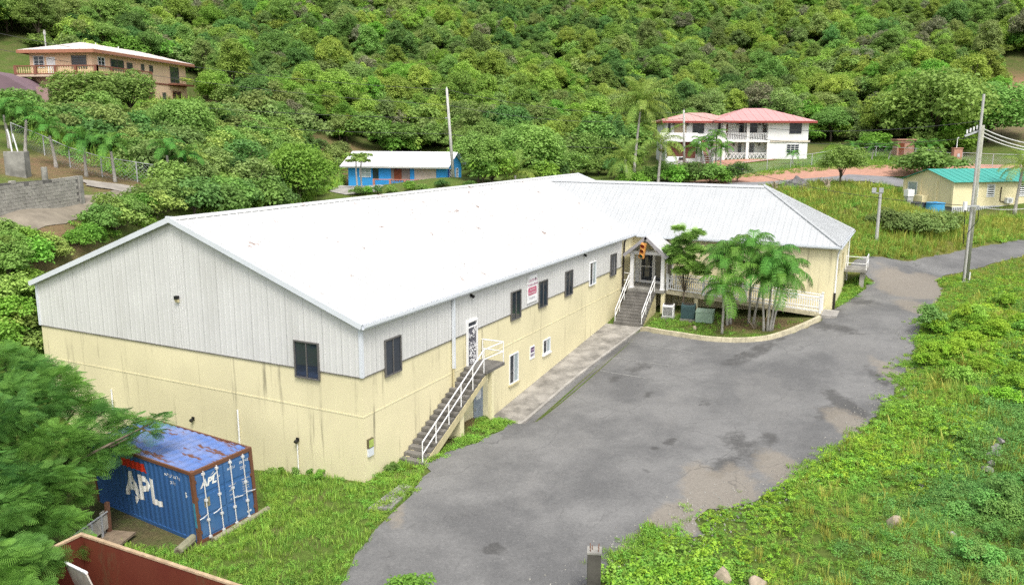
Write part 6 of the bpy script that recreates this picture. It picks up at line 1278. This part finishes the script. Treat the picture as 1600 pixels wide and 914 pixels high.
MB().bar(d-UP*5.6-R_*.55, d-UP*5.6+R_*.4, .1).build('crossarm', MT['galv'], o); MB().tube([d-UP*5.9-R_*.6, d-UP*5.3-R_*.6], .14, 8).build('fuse', MT['white'], o); MB().tube([d-UP*5.7-R_*.55, d-UP*7.0-R_*.5, d-UP*8.3-R_*.42], .03, 5).build('cable', MT['black'], o); MB().tube([d-UP*5.6+R_*.4, d-UP*6.6+R_*.45, d-UP*7.6-R_*.25], .025, 5).build('cable', MT['black'], o); MB().box(-.7, .3, -.35, .35, -.2, .12).build('footing', MT['concrete'], o); MB().tube([(.1, -.25, .1), (.1, -.25, .75)], .05, 8).build('bollard', MT['white'], o)
B3 = P(1069, 269, 104); B3[2] = hz(B3[0], B3[1]); T3 = P(1068.5, 173, 104); o, d = pole('utility_pole', B3, T3, .17, .12, MT['pole_grey'], 'plain grey pole in front of the white house'); MB().tube([d, d+UP*.15], .06, 6).build('cap', MT['galv'], o)
B4 = G(1369, 379); o = empty('floodlight_post', B4, 0, 'short post with two floodlights in the field behind the wing', 'lamp post'); MB().tube([(0, 0, -.3), (0, 0, 4.2)], [.14, .11], 8).build('shaft', MT['pole_grey'], o)
for s in (-.55, .05): q = R_*s+Vector((0, 0, 4.25)); MB().box(q.x-.16, q.x+.16, q.y-.16, q.y+.16, q.z-.1, q.z+.28).build('floodlight', MT['galv'], o)
MB().bar(R_*-.7+UP*4.1, R_*.2+UP*4.1, .07).build('arm', MT['galv'], o)
def wire(a, b_, sag, label, r=.022, mat=None):
    a, b_ = Vector(a), Vector(b_); pts = [a.lerp(b_, t/20)-UP*sag*4*(t/20)*(1-t/20) for t in range(21)]; m = MB(); m.tube([p-a for p in pts], r, 4); o = m.build('power_line', mat or MT['wire'], None, False, a); return tag(o, label, 'power line', 'power lines')
Lw = [P(-60, 40, 100), P(-60, 66, 99), P(-60, 130, 98), P(-60, 150, 97)]; T1v = Vector(T1); T3v = Vector(T3); T2v = Vector(T2)
wire(Lw[0], T1v-UP*.1, 1.2, 'uppermost power line from the left border to the slim pole'); wire(Lw[1], T1v-UP*1.8, 1.0, 'second power line passing the peach house roof'); wire(Lw[2], T1v-UP*3.3, .8, 'third power line crossing the thicket'); wire(Lw[3], T1v-UP*5.0, 1.0, 'lowest power line crossing the thicket')
wire(T1v-UP*.1, T3v-UP*.2, 1.0, 'upper power line between the slim pole and the white house pole'); wire(T1v-UP*1.8, T3v-UP*1.0, 1.0, 'second power line between the slim pole and the white house pole'); wire(T1v-UP*5.0, T3v-UP*4.3, .8, 'low cable between the slim pole and the white house pole')
wire(T3v-UP*.2, T2v+UP*.3, 1.4, 'upper power line across the white house front'); wire(T3v-UP*1.4, T2v-UP*.8, 1.4, 'middle power line across the white house front'); wire(T3v-UP*4.3, T2v-UP*5.6, 1.4, 'lower cable across the white house front')
for k, v in enumerate((214, 222, 225)): wire(T2v-UP*(.2+.25*k), P(1680, v+10, 62), .55, ['top pale thick cable right of the timber pole', 'middle pale thick cable right of the timber pole', 'bottom pale thick cable right of the timber pole'][k], .045, MT['wire_pale'])
wire(T2v-UP*5.6, P(1680, 305, 60), .6, 'thin low cable from the timber pole to the right border', .02, MT['wire_pale'])
def fence(px, h, label, step, green=False):
    pts = [G(*q) for q in px]; path = []
    for a, c in zip(pts[:-1], pts[1:]):
        k = max(1, int(np.linalg.norm((c-a)[:2])/step))
        for j in range(k): q = a+(c-a)*j/k; path.append(np.array((q[0], q[1], hz(q[0], q[1]))))
    path.append(pts[-1]); O = path[0]; o = empty('chain_link_fence', O, 0, label, 'fence'); mt = MT['galv']; me = MB().tube([(0, 0, -.3), (0, 0, h+.05)], .045, 6).mesh('post', mt)
    for q in path: link('post', me, o, q-O)
    for a, c in zip(path[:-1], path[1:]):
        a, c = Vector(a-O), Vector(c-O); MB().tube([a+UP*h, c+UP*h], .03, 5).build('top_rail', mt, o); net = MB(); L = (c-a).length; n = int(L/.28); dv = (c-a)/max(n, 1)
        for i in range(n):
            p0 = a+dv*i
            for j in range(int(h/.28)):
                z0, z1 = j*.28, (j+1)*.28
                for (s, e) in ((p0+UP*z0, p0+dv+UP*z1), (p0+UP*z1, p0+dv+UP*z0)): t = (e-s).normalized(); w = UP.cross(t).cross(t).normalized()*.007; net.add([s-w, e-w, e+w, s+w], [(0, 1, 2, 3)])
        tag(net.build('netting', mt, o), kind='stuff')
fence([(1125, 284), (1160, 272), (1235, 263), (1300, 253), (1368, 246), (1430, 250), (1486, 258)], 1.4, 'chain-link fence along the lawn of the white house', 3.0)
fence([(1502, 260), (1550, 262), (1640, 262)], 1.6, 'chain-link fence right of the pink gate pillar', 2.8)
fence([(20, 222), (70, 243), (110, 262), (160, 277), (215, 285), (255, 290)], 1.5, 'chain-link fence behind the row of small palms', 2.6)

# ------------------------------------------------------------------ ground cover (uncountable: one scattered object for each kind)
def tuft(seed, n, h, spread, w, bend=.5):
    rg = np.random.default_rng(seed); V, F, T = [], [], []
    for i in range(n):
        a = rg.uniform(0, 6.28); r = spread*math.sqrt(rg.random()); p = np.array([r*math.cos(a), r*math.sin(a), -.02]); hh = h*rg.uniform(.5, 1.15); lean = bend*rg.uniform(.2, 1.1)*hh; d = np.array([math.cos(a+rg.normal(0, .8)), math.sin(a+rg.normal(0, .8)), 0]); s = np.array([-d[1], d[0], 0])*w/2
        m_ = p+d*lean*.35+np.array([0, 0, hh*.6]); e = p+d*lean+np.array([0, 0, hh]); b = len(V); V += [p-s, p+s, m_+s*.8, m_-s*.8, e+s*.15, e-s*.15]; F += [(b, b+1, b+2, b+3), (b+3, b+2, b+4, b+5)]; t = rg.random(); T += [t, t]
    return V, F, T
def ms(name, vft, leaf): return pobj(name, raw_mesh(name, vft[0], vft[1], LEAF[leaf], False, vft[2]))
def clump(seed, n, r, rs, per, size, flat, **kw):
    rg = np.random.default_rng(seed); C = [(rg.normal(0, r), rg.normal(0, r), abs(rg.normal(0, r*.35))+rs*.3) for _ in range(n)]; return leaf_cloud(seed, C, [rs*rg.uniform(.7, 1.3) for _ in range(n)], per, size, flat, **kw)
P_weed = [ms(f'weed_{i}', clump(30+i, 8, .17, .10, 26, .048, .6), ('weed', 'weed', 'grass')[i]) for i in range(3)]
P_blue = [ms(f'legume_{i}', clump(40+i, 7, .17, .13, 30, .048, .7, aspect=.45), 'weedblue') for i in range(2)]
P_vine = [ms(f'vine_{i}', clump(50+i, 8, .2, .11, 24, .058, .55, aspect=.8), ('vine', 'weed')[i]) for i in range(2)]
P_grass = [ms(f'tuft_{i}', tuft(60+i, 16, .20, .16, .022), 'grass') for i in range(3)]
P_tall = [ms(f'tall_{i}', tuft(70+i, 20, .5, .25, .03), ('straw', 'straw', 'grass')[i]) for i in range(3)]
yardp = [tuple(p) for p in yard]
def field(poly_px, density, seed, thin=None, avoid_yard=True):
    """random ground points whose place lies inside the outline given on the photo"""
    rg = np.random.default_rng(seed); poly = np.array([G(*q)[:2] for q in poly_px]); lo, hi = poly.min(0), poly.max(0); n = int((hi-lo).prod()*density); x = rg.uniform(lo[0], hi[0], n); y = rg.uniform(lo[1], hi[1], n)
    k = inpoly(x, y, [tuple(p) for p in poly])
    if avoid_yard: k &= ~inpoly(x, y, yardp)
    k &= ~((x > -.1) & (x < 44.5) & (y > -.05) & (y < 18.9)) & ~((x > LL) & (x < LL+WD) & (y > -WY-.05) & (y < 0)); x, y = x[k], y[k]
    k = ~((x > 9.8) & (x < 27.3) & (y > wedge(x)-.22) & (y < .1)); x, y = x[k], y[k]
    if thin is not None: k = rg.random(len(x)) < thin(x, y); x, y = x[k], y[k]
    return np.stack([x, y, H(x, y)], 1)
def lay(name, protos, pts, smin, smax, label, cat, tilt=.15, lift=0.0, sfun=None):
    n = len(pts); sc = rng.uniform(smin, smax, n)
    if sfun is not None: sc = sc*sfun(pts[:, 0], pts[:, 1])
    p = pts.copy(); p[:, 2] += lift
    return scatter(name, protos, p, np.stack([rng.uniform(-tilt, tilt, n), rng.uniform(-tilt, tilt, n), rng.uniform(0, 6.28, n)], 1), np.stack([sc, sc, sc*rng.uniform(.75, 1.25, n)], 1), rng.integers(0, len(protos), n), label, cat)
right = [(920, 975), (930, 905), (965, 872), (1000, 852), (1030, 834), (1100, 840), (1090, 815), (1105, 798), (1195, 777), (1290, 716), (1378, 646), (1425, 566), (1443, 500), (1474, 458), (1464, 440), (1510, 425), (1620, 399), (1760, 372), (1800, 500), (1800, 1000), (1300, 1040)]
nb_ = lambda x, y: vnoise(x, y, 4.5, 21)*.6+vnoise(x, y, 1.9, 22)*.4
ey_ = lambda x: np.interp(x, [-25, -8, -3, 5, 12, 20, 28, 36, 42, 60], [-14, -12.8, -12.6, -13.5, -15.5, -18.2, -19.6, -20.3, -23.5, -30])
far = lambda x, y: np.clip(((x-CAM[0])*FH[0]+(y-CAM[1])*FH[1])/30, .75, 1.25)*(.55+.45*sstep(.2, 3, ey_(x)-y))
blue_w = lambda x, y: sstep(3.5, 7, ey_(x)-y)*sstep(46, 34, x)
lay('weeds', P_weed, field(right, 20, 1, lambda x, y: (1-.75*blue_w(x, y))*np.clip(.1+nb_(x, y), 0, 1)*sstep(60, 40, x)), .5, 1.1, 'bright green leafy weeds spreading right of the asphalt yard', 'weeds', sfun=far)
lay('legume_thicket', P_blue, field(right, 17, 2, lambda x, y: blue_w(x, y)*np.clip(nb_(x, y)*2.6-.3, 0, 1)), .8, 1.7, 'bluish green feathery undergrowth at the far right', 'undergrowth', sfun=far)
lay('creeping_vines', P_vine, field(right, 12, 3, lambda x, y: (1-blue_w(x, y))*np.clip(nb_(y+9, x)*3.4-1.35, 0, 1)*sstep(50, 36, x)), .65, 1.3, 'yellow-green creeping vines in the weeds beside the yard', 'vines', lift=.08, sfun=far)
vm = [(1445, 530), (1560, 475), (1700, 500), (1700, 640), (1540, 640), (1430, 610)]
lay('vine_mounds', [pobj(f'mound_{i}', tree_meshes(kx, lf)[0]) for i, (kx, lf) in enumerate((('bush2', 'vine'), ('bush', 'weed'), ('bush3', 'vine')))], field(vm, .9, 31, lambda x, y: np.clip(nb_(x, y)*2.2-.4, 0, 1)), .25, .52, 'mounds of bright creeping vines heaped on the bank near the pole', 'vines')
bmd = [(1500, 660), (1700, 620), (1760, 960), (1520, 960), (1470, 800)]
lay('legume_mounds', [pobj(f'mound_{i}', tree_meshes(kx, 'weedblue')[0]) for i, kx in enumerate(('bush2', 'bush3'))], field(bmd, 1.2, 32, lambda x, y: np.clip(nb_(y, x)*2.2-.5, 0, 1)), .2, .42, 'taller bluish green mounds of undergrowth at the lower right', 'undergrowth')
lay('verge_grass', P_grass+P_grass+P_tall, field(right, 26, 4, lambda x, y: np.clip(1.15-nb_(x, y)*1.1, 0, 1)*(1-.6*blue_w(x, y))), .55, 1.1, 'loose grass between the weeds right of the yard', 'grass', sfun=far)
lawn = [(405, 722), (470, 742), (572, 758), (628, 722), (668, 738), (640, 778), (600, 818), (548, 882), (520, 970), (330, 990), (240, 900), (180, 850), (290, 862), (330, 852), (412, 802)]
lay('lawn_grass', P_grass, field(lawn, 34, 5, lambda x, y: np.clip(.3+vnoise(x, y, 1.4, 8), 0, 1)), .6, 1.25, 'short rough grass around the container and building corner', 'grass')
lay('lawn_weeds', P_weed, field(lawn, 12, 6, lambda x, y: np.clip(vnoise(x, y, 1.8, 9)*2.2-.6, 0, 1)), .45, .95, 'low leafy weeds in the lawn before the container', 'weeds')
bankp = [(640, 738), (668, 712), (700, 700), (735, 672), (770, 655), (800, 640), (870, 596), (920, 558), (950, 545), (945, 556), (905, 590), (868, 618), (800, 664), (745, 694), (690, 716), (665, 732)]
lay('bank_grass', P_grass+P_weed[:2], field(bankp, 36, 7, lambda x, y: np.clip(.25+vnoise(x, y, .9, 12)*1.1, 0, 1)*(.3+.7*sstep(20, 15, x))), .55, 1.15, 'green strip of grass and weeds between stair, walkway and asphalt', 'grass')
bed = [(1012, 512), (1060, 522), (1125, 529), (1200, 527), (1240, 514), (1275, 500), (1200, 495), (1110, 490), (1030, 490)]
lay('bed_grass', P_grass+P_weed[:1], field(bed, 22, 8, lambda x, y: np.clip(sstep(-9, -4, y)*1.1+.12+(vnoise(x, y, 1, 13)-.55), 0, 1), False), .55, 1.1, 'grass growing in the planted bed below the palms', 'grass')
wedge_px = [(1306, 482), (1318, 474), (1345, 457), (1360, 441), (1345, 430), (1322, 440), (1312, 462)]
lay('wedge_grass', P_weed+P_grass, field(wedge_px, 26, 9), .6, 1.3, 'patch of bright weeds at the foot of the wing end', 'weeds')
hillf = [(1335, 406), (1372, 401), (1415, 408), (1445, 402), (1500, 392), (1560, 381), (1720, 351), (1720, 335), (1600, 340), (1500, 340), (1440, 334), (1410, 318), (1420, 300), (1380, 290), (1330, 290), (1190, 296), (1240, 320)]
lay('field_grass', P_tall, field(hillf, 7, 10, lambda x, y: np.clip(.35+vnoise(x, y, 4, 14)*.9, 0, 1)), .8, 1.6, 'long dry yellowish grass on the field behind the wing', 'grass')
lay('field_weeds', P_weed, field(hillf, 2.2, 11, lambda x, y: np.clip(vnoise(x, y, 5, 15)*2.4-.8, 0, 1)), 1.2, 2.4, 'green weeds scattered in the field behind the wing', 'weeds')
slope = [(-60, 560), (62, 560), (62, 440), (110, 420), (240, 350), (255, 318), (150, 335), (60, 358), (-60, 385)]
lay('slope_weeds', P_weed+P_vine[1:], field(slope, 7, 12, lambda x, y: np.clip(vnoise(x, y, 2.2, 16)*2.2-.45, 0, 1)), 1.0, 2.2, 'patchy green weeds on the bank left of the gable', 'weeds')
upper = [(60, 170), (300, 160), (345, 176), (420, 212), (540, 240), (520, 300), (330, 345), (255, 300), (200, 280), (20, 215)]
lay('slope_grass', P_tall[2:]+P_weed, field(upper, 2.2, 13, None), 1.5, 3.0, 'tall grass and weeds under the shrubs of the slope', 'grass')
lawn2 = [(1125, 282), (1215, 262), (1262, 252), (1300, 226), (1420, 240), (1500, 250), (1500, 262), (1300, 266)]
lay('house_lawn', P_grass, field(lawn2, 9, 14, None), 1.0, 1.8, 'fresh green lawn of the white house', 'grass')
# undergrowth of the wood: fills between the crowns
ub = rng.uniform(-330, 330, 8000); ud = 100+rng.random(8000)**1.2*280; x = CAM[0]+_r0[0]*ub+FH[0]*ud; y = CAM[1]+_r0[1]*ub+FH[1]*ud; z = H(x, y); u_, v_, _z = projv(np.stack([x, y, z], 1)); k = (u_ > -90) & (u_ < 1690) & (v_ > -60) & (v_ < np.interp(u_, fx_, np.array(fy_)+14)) & ~((u_ > 1545) & (v_ > 95) & (v_ < 150))
pts = np.stack([x[k], y[k], z[k]], 1)
lay('forest_undergrowth', [pobj(f'under_{i}', tree_meshes(kx, lf)[0]) for i, (kx, lf) in enumerate((('bush', 'mid'), ('bush2', 'yellow'), ('bush3', 'mid'), ('bush', 'olive'), ('bush2', 'bright')))], pts, 1.3, 2.4, 'shrubby undergrowth between the forest trees', 'undergrowth')


# loose stones and tufts along the ragged right margin of the asphalt
bmst = bmesh.new(); bmesh.ops.create_icosphere(bmst, subdivisions=1, radius=.03); mst = bpy.data.meshes.new('pebble'); bmst.to_mesh(mst); bmst.free(); mst.materials.append(MT['concrete'])
rg = np.random.default_rng(77); ymargin = np.array([G(*q)[:2] for q in yard2_px[22:43]]); seg = np.diff(ymargin, axis=0); sl_len = np.linalg.norm(seg, axis=1); cum = np.cumsum(sl_len)
def along(n, spread):
    t = rg.uniform(0, cum[-1], n); i = np.searchsorted(cum, t); i = np.clip(i, 0, len(seg)-1); f = (t-(cum[i]-sl_len[i]))/sl_len[i]; p = ymargin[i]+seg[i]*f[:, None]+rg.normal(0, spread, (n, 2)); return np.stack([p[:, 0], p[:, 1], H(p[:, 0], p[:, 1])+.035], 1)
lay('loose_stones', [pobj('pebble', mst)], along(1600, .7), .4, 1.5, 'loose small stones on the sandy margin of the asphalt', 'gravel', .5)
pg = along(1500, .38); pg = pg[vnoise(pg[:, 0], pg[:, 1], 1.3, 44) > .5]; lay('margin_tufts', P_grass+P_weed[:1], pg, .4, .95, 'small grass tufts creeping over the right asphalt edge', 'grass')

tp = [(955, 872), (985, 858), (1003, 842), (1008, 822), (1028, 826), (1034, 838), (1015, 850), (985, 868), (965, 884)]
lay('margin_clump', P_grass+P_weed[:1], field(tp, 45, 51, None, False)+[0, 0, .03], .8, 1.5, 'bright grass clump growing through the asphalt near the concrete post', 'grass')
fp = [(945, 915), (985, 895), (1050, 880), (1120, 878), (1160, 930), (960, 990)]
lay('front_vines', P_vine+P_weed[:1], field(fp, 20, 52, None), 1.1, 1.9, 'lush leafy vines around the boulders at the bottom edge', 'vines')
